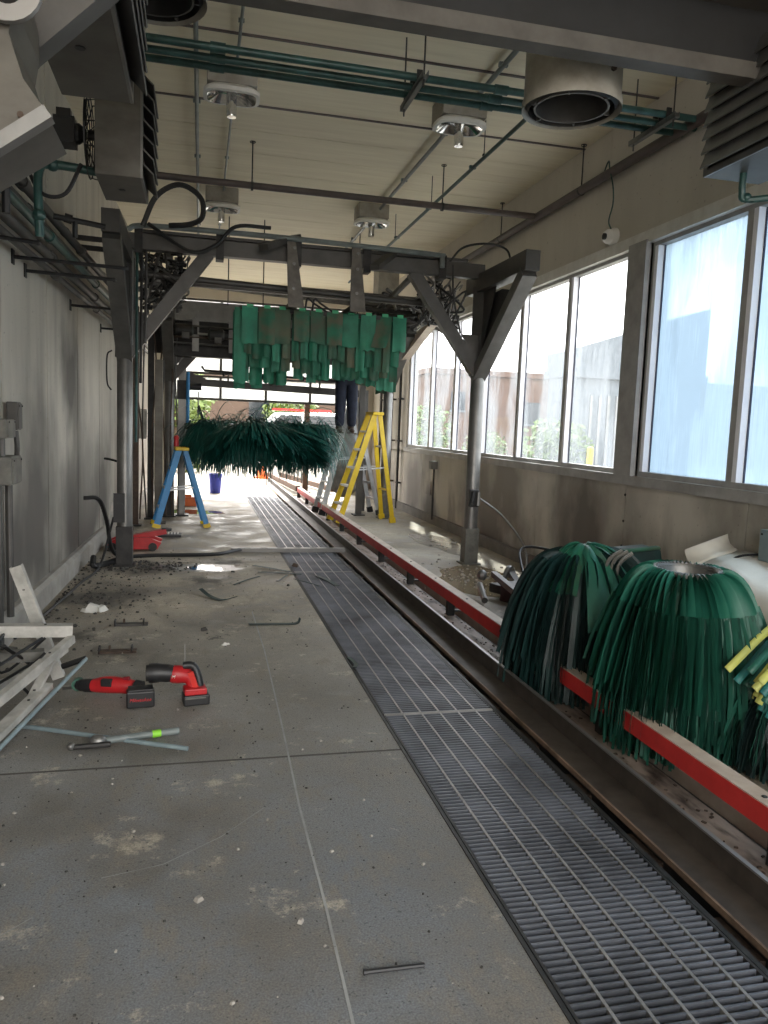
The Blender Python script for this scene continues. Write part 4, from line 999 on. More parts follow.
skinmesh('jeans', jeans, [(0, 1), (1, 2), (2, 3), (0, 4), (4, 5), (5, 6), (0, 7)], [.15, .125, .10, .085, .125, .10, .085, .14], denim, pp)
sh = [q(0, 0, 1.0), q(0, -.01, 1.15), q(0, -.02, 1.28), q(0, -.01, 1.42), q(-.18, 0, 1.41), q(-.29, -.09, 1.53), q(.18, 0, 1.41), q(.30, -.09, 1.5)]
skinmesh('shirt', sh, [(0, 1), (1, 2), (2, 3), (3, 4), (4, 5), (3, 6), (6, 7)], [.14, .135, .155, .12, .075, .06, .075, .06], shirt, pp)
for s in (-1, 1):
    mb = MB(); bx_ = PX+s*.105
    mb.tube([(bx_, PY+.03, PZ+.18), (bx_, PY+.03, PZ+.06)], .055, 10); mb.ball((bx_, PY-.05, PZ+.045), .06, 10, (.85, 1.9, .75)); mb.box((bx_, PY-.03, PZ+.008), (.1, .28, .016))
    mb.build('boot', boot, pp, sm=True)
    hx, hy, hz = PX+s*.25-.0, PY-.215, PZ+1.78
    for k, (dx, L_) in enumerate([(-.032, .07), (-.011, .08), (.011, .075), (.032, .06)]):
        MB().tube(smooth([(hx+dx*.6, hy, hz), (hx+dx, hy-.01, hz+.06), (hx+dx, hy-.03, hz+.06+L_*.6), (hx+dx, hy-.06, hz+.05+L_*.7)], 3), [.011]*9+[.008], 7).build('finger', skin, pp, sm=True)
    MB().tube(smooth([(hx-s*.02, hy, hz), (hx-s*.055, hy-.01, hz+.03), (hx-s*.06, hy-.03, hz+.07)], 3), .012, 7).build('thumb', skin, pp, sm=True)
    MB().box((hx, hy, hz+.03), (.08, .03, .09)).build('palm', skin, pp, bevel=.012)
    MB().ball(q(s*.083, .0, 1.65), .03, 8, (.35, .7, 1.1)).build('ear', skin, pp, sm=True)
    MB().ball(q(s*.033, -.097, 1.665), .013, 8).build('eye', white, pp, sm=True)
MB().ball(q(0, .015, 1.72), .095, 12, (.98, 1.08, .8)).build('hair', hairm, pp, sm=True)
MB().prism([(-.016, -.03), (.016, -.03), (0, .035)], -.03, q(0, -.09, 1.635)).build('nose', skin, pp)
MB().box(q(0, -.092, 1.585), (.045, .02, .01)).build('mouth', mat('lips', (.4, .15, .12), .5), pp)

# ================================================================== BRUSHES ON THE RIGHT
def bez(p0, p1, p2, p3, n):
    out = []
    for i in range(n):
        s = i/(n-1); u = 1-s
        out.append(p0*u**3+p1*3*s*u*u+p2*3*s*s*u+p3*s**3)
    return out
def brush(name, label, c, zt, rr, rm, nsheet, mats, tilt=None, ringm=None, cut=.42, nstr=8, sheetw=.085, layers=2, zend=.02, skew=(0, 0), clampx=None, lw=.0105):
    t = thing(name, label, 'brush', (c[0], c[1], 0), 'pulled-off rotary brushes heaped on the right floor')
    T = tilt or Matrix.Identity(3)
    C_ = V((c[0], c[1], zt))
    def W(p): return C_ + T @ p
    if ringm:
        r_ = MB().lathe((0, 0, 0), [(rr-.015, -.20), (rr-.015, .0), (rr-.005, .012), (rr+.018, .008), (rr+.018, -.01)], 40)
        r_.v = [W(p) for p in r_.v]; r_.build('hub_ring', ringm, t, sm=True)
        b_ = MB()
        for i in range(nsheet):
            a = 2*PI*i/nsheet; p = V(((rr+.012)*math.cos(a), (rr+.012)*math.sin(a), .01)); b_.box(W(p), (.02, .008, .012), T @ Rz(a))
        b_.build('rivets', shinym, t, kind='stuff')
        m_ = MB().lathe((0, 0, 0), [(rr-.016, -.2), (.02, -.22)], 32); m_.v = [W(p) for p in m_.v]; m_.build('hub_inside', dark, t)
    down = T.inverted() @ V((0, 0, -1))
    H_ = zt-zend
    inner = MB()
    for k in range(nsheet*14):
        a = R.uniform(0, 2*PI); er = V((math.cos(a), math.sin(a), 0)); et = V((-math.sin(a), math.cos(a), 0)); f_ = R.uniform(.62, .93)
        pth = bez(er*(rr*.9), er*(rr+(rm-rr)*.5*f_), er*rm*f_+down*H_*.35, er*(rm*1.1*f_)+et*R.uniform(-.05, .05)+down*H_*R.uniform(.9, 1.0), 8)
        inner.ribbon([W(p) for p in pth], lw*1.2, T @ (et+er*R.uniform(-.6, .6)).normalized())
    inner.build('inner_strands', mats[1] if isinstance(mats[1], bpy.types.Material) else mats[1][0], t, kind='stuff')
    for k in range(nsheet):
        a = 2*PI*(k+R.uniform(-.2, .2))/nsheet
        er = V((math.cos(a), math.sin(a), 0)); et = V((-math.sin(a), math.cos(a), 0))
        rj = rm*R.uniform(.92, 1.06); tw = R.uniform(.35, .95)
        p0 = er*(rr+.01); p1 = er*(rr+(rm-rr)*.62)+V((0, 0, .015)); p2 = er*rj*1.0+down*H_*.35; p3 = er*(rj*1.10)+down*H_*1.0
        n = 15; path = bez(p0, p1, p2, p3, n); nc = int(n*cut)
        sd = []; nrm_ = []
        for i in range(n):
            s = i/(n-1); tt_ = (path[min(n-1, i+1)]-path[max(0, i-1)]).normalized()
            up = tt_.cross(et).normalized()
            ang = (PI/2-.1)*(1-min(1, s/.75))+tw*.45
            v_ = et*math.cos(ang)+up*math.sin(ang); sd.append(v_.normalized())
        ms = mats[0] if isinstance(mats[0], bpy.types.Material) else mats[0][k % len(mats[0])]
        mb = MB(); ww = [sheetw*(.45+.65*min(1, i/nc)) for i in range(nc+1)]
        # sheet with a slight ripple so it is not flat
        kk = 3
        for i in range(nc+1):
            nn = sd[i].cross((path[i+1]-path[i]).normalized())
            for j in range(kk+1):
                qq = j/kk-.5; mb.v.append(W(path[i]+sd[i]*(qq*ww[i])+nn*(.008*math.sin(j*2.2+k))))
        for i in range(nc):
            for j in range(kk): mb.face((i*(kk+1)+j, i*(kk+1)+j+1, (i+1)*(kk+1)+j+1, (i+1)*(kk+1)+j))
        mb.cur = 1
        for la in range(layers):
            mb.cur = 1 if la == 0 else 2
            for j in range(nstr):
                qq = (j+.5)/nstr-.5; off = R.uniform(-.02, .02); fl_ = R.uniform(.88, 1.06); pts = []; sds = []
                ext = R.uniform(-.06, .07)
                end_ = {1: 1.0, 2: (.8, 1.0)[min(la, 1)], 3: (.66, .85, 1.0)[min(la, 2)]}[layers]*R.uniform(.93, 1.05)
                for i in range(nc, n):
                    s = (i-nc)/(n-1-nc)*end_; fi = min(n-1.001, nc+s*(n-1-nc)); i0 = int(fi); pi_ = path[i0].lerp(path[i0+1], fi-i0)
                    p = pi_+sd[nc]*(qq*ww[nc]*(1+.55*s))+er*(off*s*3+(-.05*la)*s)+et*(R.uniform(-.003, .003)+ext*s*s*.6)
                    p = p+down*(s*(fl_-1)*H_*.5)
                    wp = W(p)
                    if wp.z < zend*.5: wp.z = zend*.5+R.uniform(0, .02)
                    pts.append(wp); sds.append(T @ (sd[nc]*math.cos(off*30)+er*math.sin(off*30)))
                mb.ribbon(pts, lw, sds)
        m1 = mats[1] if isinstance(mats[1], bpy.types.Material) else mats[1][k % len(mats[1])]
        mb.build('cloth_sheet', [ms, m1, grnq if m1 is grnd else m1], t, sm='all')
    return t
brush('rotary_brush', 'large upright green rotary brush with metal hub ring on top, standing over the red rail', (2.44, 3.42), .88, .155, .385, 50,
      (grnp, grnd), ringm=galv, cut=.42, nstr=9, lw=.0125, zend=-.04, tilt=Rx(math.radians(1)), layers=3)
b2 = brush('rotary_brush', 'slumped blackish green rotary brush left of the one with the hub ring', (2.33, 4.30), .81, .10, .42, 34,
      ((grnk, grnk, grnk), (grnk, grnk, grnk)), cut=.2, nstr=11, zend=-.02, tilt=Ry(math.radians(-6)), sheetw=.11, layers=2, lw=.015)
for i in range(13):   # broad green panels thrown over the right side of the slumped brush
    a = math.radians(-215+i*23); kL = .55 if i < 5 else 1.0; e = V((math.cos(a), math.sin(a), 0)); et = V((-math.sin(a), math.cos(a), 0))
    base = V((2.33, 4.30, .80))
    pts = bez(base+e*.03+V((0, 0, .07)), base+e*.16*kL+V((0, 0, .10)), base+e*.34*kL+V((0, 0, -.04*kL)), base+e*.50*kL+V((0, 0, -.34*kL)), 9)
    mb = MB()
    for ii, p in enumerate(pts):
        s = ii/8
        for j in range(5):
            qq = j/4-.5; mb.v.append(p+et*(qq*(.06+.17*s))+V((0, 0, .018*math.sin(j*1.9+i)*(1-s*.4))))
    for ii in range(8):
        for j in range(4): mb.face((ii*5+j, ii*5+j+1, (ii+1)*5+j+1, (ii+1)*5+j))
    mb.v = [p for p in mb.v]; mb.build('cloth_panel', grnp if i % 3 else grn, b2, sm='all', label='broad smooth green panel')
mb = MB().tube(smooth([(2.46, 4.02, .88), (2.38, 4.04, .81), (2.33, 3.98, .62)], 5), .012, 6).tube(smooth([(2.49, 4.02, .87), (2.41, 4.03, .79), (2.36, 3.97, .6)], 5), .012, 6).tube(smooth([(2.43, 4.03, .885), (2.35, 4.05, .81), (2.30, 3.99, .64)], 5), .012, 6)
mb.build('straps', greyp, b2, label='bundle of grey webbing straps')
t = thing('foam_brush', 'bundle of broad yellow and teal foam strips cut off by the right picture edge', 'brush', (3.05, 3.2, 0))
MB().lathe((3.12, 3.2, .02), [(.0001, .60), (.10, .60), (.10, 0)], 18).build('hub', dark, t, sm=True)
fo_ = V((-.02, -.14, .0))
vdir = V((2.6, 3.05, -1.1)).normalized()
for i in range(30):
    s_ = (i*7 % 30)/29; lay = i*.008
    r0 = V((2.98, 3.16+lay, .70-.16*s_))
    tip = V((2.40+.30*s_+R.uniform(-.04, .05), 2.94+lay*.8, .52-.34*s_+R.uniform(-.02, .02)))
    pts = smooth([r0, r0.lerp(tip, .45)+V((0, 0, .04)), tip], 5); sd = (tip-r0).cross(vdir).normalized()
    pts = [p+fo_ for p in pts]
    fs_ = MB().ribbon(pts, .034, sd).build('foam_strip', [yel, tealf, yel, yel, tealf, yel, grnd][i % 7], t, sm='all')
    md = fs_.modifiers.new('thick', 'SOLIDIFY'); md.thickness = .005
for i in range(5):
    pts = [(2.66+.025*i, 3.32, .76-.02*i), (2.69+.025*i, 3.27, .62-.02*i), (2.74+.03*i, 3.22, .50), (2.84+.02*i, 3.2, .54)]
    MB().tube(smooth(pts, 6), .006, 5).build('foam_cord', yel, t, sm=True)
brush('rotary_brush', 'dark brush base with long limp strands beneath the yellow and teal one', (2.76, 3.02), .36, .16, .30, 26, ((grnk, grnd), (grnk, grnd)), cut=.2, nstr=11, zend=-.02, layers=2)
# folded dark cloth behind
mb = MB()
pts = [(2.55, 5.25, .78), (2.8, 5.2, .82), (3.1, 5.15, .86)]
mb.prism([(0, 0), (.62, .05), (.66, -.12), (.6, -.2), (.04, -.06)], .25, (2.78, 5.1, .67)); one('folded_cloth', mb, grnk, 'dark green folded cloth bundle behind the slumped brush', 'cloth', bevel=.02)
mb = MB().prism([(0, 0), (.6, .055), (.62, .03), (.02, -.03)], .05, (2.76, 5.06, .69)); one('folded_cloth', mb, grn, 'bright green cloth flap lying on the dark folded bundle', 'cloth', bevel=.01)
mb = MB().bb(2.8, 3.38, 5.15, 5.35, 0, .50); one('parts_crate', mb, dark, 'dark crate holding up the folded cloth behind the brushes', 'crate', bevel=.01)
# white plastic guard sheet
t = thing('plastic_guard', 'white curved plastic guard sheet with upturned edge, against the right wall', 'guard', (3.5, 4.6, 0))
n = 10; mb = MB()
for i in range(n+1):
    s = i/n
    for (x, z) in ((3.74, .80), (3.68, .775), (3.55, .735), (3.42, .68), (3.33, .61), (3.28, .52), (3.27, .40), (3.3, .28)):
        mb.v.append(V((x-.02*math.sin(s*5), 4.68-1.5*s+.10*(3.7-x), z-.03-.03*s+.012*math.sin(s*9))))
for i in range(n):
    for j in range(7): mb.face((i*8+j, (i+1)*8+j, (i+1)*8+j+1, i*8+j+1))
g_ = mb.build('sheet', sheetw, t, sm='all'); sd_ = g_.modifiers.new('s', 'SOLIDIFY'); sd_.thickness = .012
mb = MB()
for (dy, dz) in ((0, 0), (.05, .01), (.10, .04), (.13, .09), (.14, .13)): mb.v += [V((3.74, 4.68+dy, .77+dz*.8)), V((3.42, 4.71+dy, .65+dz*.8))]
for i in range(4): mb.face((2*i, 2*i+1, 2*i+3, 2*i+2))
g_ = mb.build('upturned_edge', sheetw, t, sm='all'); sd_ = g_.modifiers.new('s', 'SOLIDIFY'); sd_.thickness = .014
MB().bb(3.45, 3.7, 4.0, 4.9, 0, .6).build('stand', dark, t)
MB().tube([(3.5, 4.9, .62), (3.5, 4.9, .70), (3.46, 4.88, .70)], .008, 6).build('clip', galv, t)
# hydraulic motor arm pieces
t = thing('motor_arm', 'black hydraulic brush motor on a jointed steel arm lying left of the slumped brush', 'motor', (2.75, 6.2, 0))
MB().bar((3.02, 7.0, .16), (2.7, 6.05, .22), .06, .06).build('arm', dark, t); MB().box((2.68, 5.95, .2), (.24, .3, .16), Rz(.5)).build('motor_box', black, t, bevel=.01)
MB().lathe((2.52, 5.5, .1), [(.0001, -.16), (.05, -.16), (.06, -.1), (.06, .12), (.09, .14), (.09, .18), (.0001, .18)], 14, 'Y').build('motor', dark, t, sm=True)
MB().bar((2.55, 6.3, .3), (2.5, 5.5, .25), .05, .05).build('link', galvd, t); MB().tube(smooth([(3.1, 7.1, .1), (3.0, 7.0, .22), (2.92, 6.95, .12)], 5), .03, 8).build('joint', galv, t, sm=True)
MB().ball((2.52, 6.5, .25), .05, 8).build('elbow', galv, t, sm=True); MB().tube([(2.5, 6.35, .05), (2.58, 6.7, .12)], .03, 8).build('stub', galv, t, sm=True)
MB().box((2.9, 6.5, .1), (.3, .5, .08), Rz(.4)).build('base_plate', dark, t)
for i, pts in enumerate([[(2.75, 6.1, .3), (2.9, 6.5, .5), (3.2, 6.2, .48), (3.3, 5.6, .35)], [(2.8, 6.0, .28), (3.0, 6.3, .42), (3.2, 5.9, .4), (3.2, 5.4, .3)], [(2.6, 5.8, .25), (2.5, 5.5, .42), (2.55, 5.3, .5)]]):
    hose(pts, .012, 'black hydraulic hose bowing over the motor arm, %s' % ['longest loop', 'middle loop', 'short end loop'][i], grp='hoses on the motor arm')
# ================================================================== SCRAP AT LEFT
def scrap(a, b, w_, h_, m_, label, up=(0, 0, 1)):
    t = thing('metal_bar', label, 'scrap', V(a), 'loose metal bars piled at the left wall')
    a = V(a); b = V(b); tt_ = (b-a).normalized(); u = V(up); u = (u-tt_*u.dot(tt_)).normalized(); r_ = tt_.cross(u)
    MB().bar(a+u*(h_/2), b+u*(h_/2), w_, .004, u).build('face', m_, t)
    MB().bar(a-r_*(w_/2), b-r_*(w_/2), .004, h_, u).build('side', m_, t); MB().bar(a+r_*(w_/2), b+r_*(w_/2), .004, h_, u).build('side', m_, t)
    for s in (.2, .8): MB().box(a.lerp(b, s)+u*(h_/2+.003), (.012, .012, .005)).build('rivet', dark, t)
al2 = mat('scrap_aluminium', (.58, .56, .52), .45, .2, c2=(.34, .33, .3), scale=8)
scrap((-.76, 4.62, .05), (-.98, 4.62, .70), .06, .05, al2, 'pale metal bar standing upright at the top of the pile by the wall', (0, -1, 0))
scrap((-1.35, 4.35, .41), (-.66, 4.45, .37), .07, .06, al2, 'pale metal bar lying level across the top of the pile')
scrap((-1.3, 4.2, .30), (-.78, 4.3, .28), .07, .05, greyp, 'dark grey bar lying level just under the top bar of the pile')
scrap((-.66, 4.42, .33), (-1.05, 3.5, .12), .035, .04, al2, 'slim pale bar slanting down, the upper of the long slanting pair')
scrap((-.69, 4.4, .28), (-1.1, 3.45, .08), .03, .03, al2, 'slim pale bar slanting down, the lower of the long slanting pair')
scrap((-.74, 4.15, .16), (-1.0, 3.25, .03), .06, .03, al2, 'wide flat pale bar nearest the floor on the near side of the pile')
scrap((-.72, 4.35, .30), (-.8, 4.0, .12), .04, .02, al2, 'short flat link bar joining the slanting bars of the pile')
scrap((-.95, 4.4, .28), (-1.25, 3.9, .18), .05, .04, greyp, 'grey bar slanting in the middle of the pile behind the pale pair')
scrap((-.98, 4.7, .03), (-1.3, 4.2, .04), .05, .04, al2, 'pale bar lying on the floor under the pile')
one('tube', MB().tube([(-.585, 4.4, .22), (-.60, 4.36, .21), (-.90, 3.48, .02)], .011, 8), bluegrey, 'blue-grey round tube slanting along the near edge of the pile', 'tube', sm=True)
one('tube', MB().tube([(-.585, 4.4, .222), (-.71, 4.42, .175)], .016, 8), black, 'short black sleeve at the top end of the slanting blue-grey tube', 'sleeve', sm=True)
mb = MB()
for i in range(10):
    pts = [(-1.25+R.uniform(0, .5), 3.8+R.uniform(0, .7), R.uniform(.05, .42)) for _ in range(3)]
    mb.tube(smooth(pts, 5), .008, 6)
one('wire_tangle', mb, black, 'tangle of black wires in the scrap pile at the left wall', 'wires', kind='stuff', sm=True)
one('tube', MB().tube([(-.86, 3.98, .02), (-.77, 3.92, .03), (-.03, 3.60, .012)], .0115, 8), bluegrey, 'long thin blue-grey tube lying on the floor below the power tools', 'tube', sm=True)
t = thing('tube', 'short thick grey tube with green tape band and end fitting on the floor', 'tube', (-.3, 3.7, 0))
MB().tube([(-.44, 3.70, .03), (-.075, 3.80, .022)], .0175, 10).build('tube', pvc, t, sm=True); MB().tube([(-.2, 3.766, .025), (-.16, 3.777, .0245)], .0186, 10).build('tape_band', lime, t, sm=True, label='lime green tape band')
MB().ball((-.44, 3.69, .035), .036, 10, (1.2, .8, .9)).build('fitting', galv, t, sm=True); MB().tube([(-.55, 3.67, .02), (-.38, 3.66, .03)], .014, 8).build('handle', dark, t); MB().ball((-.555, 3.67, .025), .02, 8).build('knob', galv, t, sm=True)

# ================================================================== POWER TOOLS
def txt(body, size, loc, rot, m_, parent, ext=.0006):
    c = bpy.data.curves.new('lettering', 'FONT'); c.body = body; c.size = size; c.extrude = ext; c.align_x = 'CENTER'; c.align_y = 'CENTER'; c.shear = .25
    tmp = bpy.data.objects.new('tmp', c); c.materials.append(m_); COL.objects.link(tmp)
    bpy.context.view_layer.update()
    me = bpy.data.meshes.new_from_object(tmp.evaluated_get(bpy.context.evaluated_depsgraph_get())); bpy.data.objects.remove(tmp)
    o = bpy.data.objects.new('lettering', me); COL.objects.link(o)
    o.rotation_euler = rot; o.parent = parent; o.location = V(loc)-parent.location
    return o
t = thing('reciprocating_saw', 'red and black cordless tool lying flat, left one, with black battery facing the camera', 'power tool', (-.35, 4.35, 0), 'red cordless tools on the floor')
MB().tube(smooth([(-.50, 4.435, .062), (-.55, 4.46, .057), (-.585, 4.48, .055)], 4), [.038]*4+[.034]*3+[.028, .028], 12).build('gear_nose', blkp, t, sm=True)
MB().tube(smooth([(-.505, 4.437, .062), (-.40, 4.39, .078), (-.28, 4.35, .075)], 4), [.034, .040, .044, .046, .047, .046, .044, .042, .036], 12).build('motor_body', redp, t, sm=True)
MB().box((-.42, 4.36, .10), (.06, .03, .04), Rz(-.3)).build('lever', blkp, t, bevel=.004)
MB().tube([(-.27, 4.35, .075), (-.235, 4.335, .07)], .04, 12).build('end_collar', blkp, t, sm=True)
MB().tube([(-.33, 4.36, .118), (-.30, 4.35, .122)], .012, 8).build('trigger_cap', mat('dark_red', (.25, .01, .02), .5), t)
MB().lathe((-.585, 4.49, .055), [(.02, -.02), (.035, -.02), (.035, .02), (.02, .02)], 12, 'Y').build('blade_guard', mat('green_metal', (.05, .14, .1), .4), t, sm=True)
MB().bar((-.58, 4.49, .04), (-.68, 4.56, .008), .0015, .016).build('blade', galv, t)
MB().bar((-.30, 4.36, .06), (-.24, 4.27, .06), .04, .05).build('handle', redp, t)
MB().box((-.235, 4.245, .047), (.145, .075, .09), Rz(.10)).build('battery', blkp, t, bevel=.008)
MB().box((-.235, 4.25, .097), (.13, .08, .012), Rz(.10)).build('battery_cap', blkp, t, bevel=.003)
txt('Milwaukee', .026, (-.233, 4.205, .048), (PI/2, 0, .10), redp, t)
t.location = V(t.location)+V((-.05, -.02, 0))
t = thing('reciprocating_saw', 'red and black cordless tool standing on its battery, right one', 'power tool', (-.08, 4.35, 0), 'red cordless tools on the floor')
MB().tube(smooth([(-.20, 4.33, .165), (-.14, 4.33, .165), (-.09, 4.33, .16), (-.06, 4.33, .155)], 3), [.052, .054, .054, .05, .05, .05, .048, .046, .044, .04], 14).build('barrel', blkp, t, sm=True)
MB().tube([(-.215, 4.33, .165), (-.195, 4.33, .165)], .045, 14).build('vent_cap', dark, t, sm=True)
MB().tube(smooth([(-.085, 4.33, .155), (-.03, 4.33, .15), (.01, 4.33, .135), (.035, 4.32, .10), (.03, 4.31, .07)], 4), [.045, .05, .05, .05, .048, .045, .044, .042, .04, .038, .036, .036, .036, .035, .035, .034, .034], 12).build('motor_body', redp, t, sm=True)
MB().tube(smooth([(-.02, 4.33, .20), (.03, 4.33, .20), (.055, 4.32, .16), (.07, 4.31, .10), (.075, 4.31, .06)], 4), .022, 10).build('handle', blkp, t, sm=True)
MB().bar((.02, 4.29, .175), (.05, 4.28, .09), .01, .03).build('trigger', mat('bright_red', (.8, .06, .05), .35), t)
MB().box((.045, 4.29, .075), (.12, .09, .035), Rz(.15)).build('foot', redp, t, bevel=.006)
MB().box((.05, 4.285, .03), (.14, .10, .058), Rz(.15)).build('battery', blkp, t, bevel=.008)
MB().box((.05, 4.235, .045), (.11, .006, .008), Rz(.15)).build('battery_rib', greyp, t)
MB().bar((-.01, 4.35, .21), (-.012, 4.4, .30), .0015, .012).build('blade', alu, t)
txt('M', .024, (-.07, 4.275, .155), (PI/2, 0, 0), white, t)
t.location = V(t.location)+V((-.045, -.05, 0))

# ================================================================== SMALL FLOOR THINGS
one('pen', MB().tube([(.475, 1.985, .009), (.49, 1.985, .009), (.655, 1.985, .007)], [.009, .007, .0065], 8), blkp, 'thin black plastic rod lying alone on the concrete nearest the camera', 'rod', sm=True)
t = thing('aluminium_bar', 'pale slotted aluminium bar lying across floor and grating beyond the puddle', 'bar', (1.1, 9.3, 0))
MB().bb(.4, 1.78, 9.24, 9.32, .0, .05).build('channel', galv, t, bevel=.003)
for i in range(6): MB().bb(.55+i*.2, .63+i*.2, 9.27, 9.285, .05, .052).build('slot', pit, t)
hose([(-1.12, 8.3, .72), (-.98, 8.35, .70), (-.93, 8.6, .45), (-.9, 8.75, .15), (-.8, 8.85, .03), (-.4, 8.95, .02), (.2, 9.0, .02), (.5, 9.25, .03), (.8, 9.3, .02)], .022, 'thick black hose from the left wall curving over the floor behind the column', n=8)
hose([(-1.06, 9.6, 1.06), (-.98, 9.55, 1.05), (-.86, 9.5, 1.02)], .014, 'short black hose stub sticking out of the left wall', n=4)
hose([(-1.2, 5.6, .02), (-1.1, 6.6, .02), (-1.03, 7.5, .02), (-.95, 8.2, .05), (-.85, 8.5, .5)], .012, 'thin black cable along the foot of the left wall up to the column')
hose([(-.80, 8.45, .06), (-.93, 8.3, .04), (-1.0, 8.1, .06), (-1.02, 8.25, .12)], .03, 'short fat black hose end at the foot of the left column')
# floor jack (red) behind left column
t = thing('floor_jack', 'red trolley jack behind the left column', 'jack', (-.7, 9.5, 0))
MB().prism([(0, .02), (.55, .02), (.6, .1), (.45, .16), (.1, .15), (0, .1)], .05, (-1.0, 9.35, 0)).build('side_plate', redp, t)
MB().prism([(0, .02), (.55, .02), (.6, .1), (.45, .16), (.1, .15), (0, .1)], .05, (-1.0, 9.62, 0)).build('side_plate', redp, t)
MB().bar((-.85, 9.5, .12), (-.35, 9.5, .22), .12, .06).build('lift_arm', redp, t)
MB().lathe((-.35, 9.5, .22), [(.0001, .03), (.06, .03), (.06, 0)], 12).build('saddle', dark, t)
for xx in (-.95, -.5): MB().tube([(xx, 9.33, .05), (xx, 9.69, .05)], .05, 12).build('wheel', dark, t)
one('tray', MB().bb(-.55, -.2, 10.45, 10.7, 0, .03).bb(-.52, -.23, 10.48, 10.67, .03, .035), blkp, 'black slotted tray lying flat beyond the red jack', 'tray')
mb = MB()
for i in range(8): mb.bb(-.53+.04*i, -.515+.04*i, 10.5, 10.64, .036, .045)
one('tray_clips', mb, white, 'row of white clips on the black slotted tray', 'clips', kind='stuff')
one('kick_plate', MB().prism([(0, 0), (.16, .0), (.12, .5), (.03, .52)], .02, (-1.05, 9.9, .0)), al2, 'perforated pale plate leaning on the left wall behind the jack', 'plate')
# strips of green cloth on the floor
def fstrip(pts, w_, label):
    mb = MB(); P_ = smooth(pts, 4); sd = (P_[-1]-P_[0]).cross(V((0, 0, 1))).normalized(); mb.ribbon(P_, w_, sd)
    o = one('cloth_strip', mb, grnk, label, 'cloth strip', 'torn green strips on the floor'); md = o.modifiers.new('s', 'SOLIDIFY'); md.thickness = .004
fstrip([(.40, 5.88, .008), (.6, 5.86, .012), (.76, 5.87, .01), (.80, 5.95, .03)], .045, 'straight green strip with upturned end, lying closest to the power tools')
fstrip([(.04, 7.0, .05), (.12, 6.85, .015), (.22, 6.72, .01), (.34, 6.78, .02)], .05, 'short folded dark strip on the floor at the left of the torn strips')
fstrip([(.35, 7.35, .01), (.5, 7.6, .01), (.62, 7.75, .01)], .02, 'thin dark strip pointing towards the puddle')
fstrip([(.60, 8.3, .02), (.8, 8.1, .02), (.95, 7.95, .015)], .05, 'curled dark strip in the cluster left of the grating edge')
fstrip([(.62, 7.95, .015), (.85, 7.9, .015), (1.06, 7.85, .01)], .045, 'straight dark strip below the curled one in the cluster')
fstrip([(.75, 7.3, .05), (.8, 7.5, .02), (.9, 7.75, .02)], .02, 'green twisted scrap in the middle of the torn strips')
fstrip([(1.2, 7.75, .012), (1.28, 7.5, .012), (1.33, 7.25, .01)], .05, 'dark strip lying on the grating edge beside the cluster')
fstrip([(.95, 7.6, .01), (1.08, 7.4, .01), (1.15, 7.25, .01)], .015, 'very thin dark strip slanting towards the grating')
fstrip([(1.0, 4.95, .01), (1.02, 4.8, .01), (.99, 4.7, .02)], .03, 'small dark strip end at the grating edge near the seam')
def chunk(mb, x, y, s, z=0): mb.box((x, y, z+s*.3), (s*R.uniform(.7, 1.4), s*R.uniform(.7, 1.4), s*.6), Rz(R.uniform(0, 3)) @ Rx(R.uniform(-.3, .3)), (.6, .7))
stone = mat('pale_stone', (.4, .37, .33), .9); stoned = mat('dark_stone', (.06, .055, .05), .9); stoneb = mat('brown_stone', (.22, .13, .09), .9)
for i, (x, y, s, m_, L_) in enumerate([(-.74, 2.35, .04, stoneb, 'brown stone at the left picture edge above the scratches'), (.02, 2.42, .022, stone, 'tan pebble left of centre on the near slab'), (.33, 2.25, .02, stone, 'greyish pebble in the middle of the near slab'),
      (-.62, 2.6, .02, stoned, 'small dark lump on the near slab left of the cracks'), (.06, 5.75, .035, stoned, 'black plastic cap on the floor behind the standing tool'), (.2, 5.35, .03, white, 'white curled scrap on the floor right of the black cap'),
      (-.8, 6.4, .1, white, 'crumpled white scrap on the dirt near the left wall'), (.86, 7.3, .03, stoned, 'dark crumb near the green twisted scrap'), (1.05, 8.3, .06, rust, 'rusty lump on the grating edge near the aluminium bar')]):
    mb = MB(); chunk(mb, x, y, s)
    if m_ is white: chunk(mb, x+s*.6, y+s*.2, s*.7); chunk(mb, x-s*.5, y-s*.1, s*.5)
    one('pebble' if m_ is not white else 'scrap_piece', mb, m_, L_, 'debris')
for (x, y, n_, L_) in [(-.47, 5.95, 5, 'small steel clamp bracket on the floor, the one farther from the tools'), (-.5, 5.25, 6, 'rusty steel clamp bracket on the floor, the one closer to the tools')]:
    t = thing('clamp_bracket', L_, 'bracket', (x, y, 0), 'steel clamp brackets on the left floor')
    MB().bb(x-.12, x+.12, y-.03, y+.03, 0, .016).build('plate', galvd if n_ == 5 else rust, t); MB().bb(x-.12, x-.11, y-.03, y+.03, 0, .045).build('ear', dark, t); MB().bb(x+.085, x+.095, y-.03, y+.03, 0, .045).build('ear', dark, t)
    MB().tube([(x-.05, y, .02), (x-.05, y, .05)], .008, 6).build('bolt', rust, t)
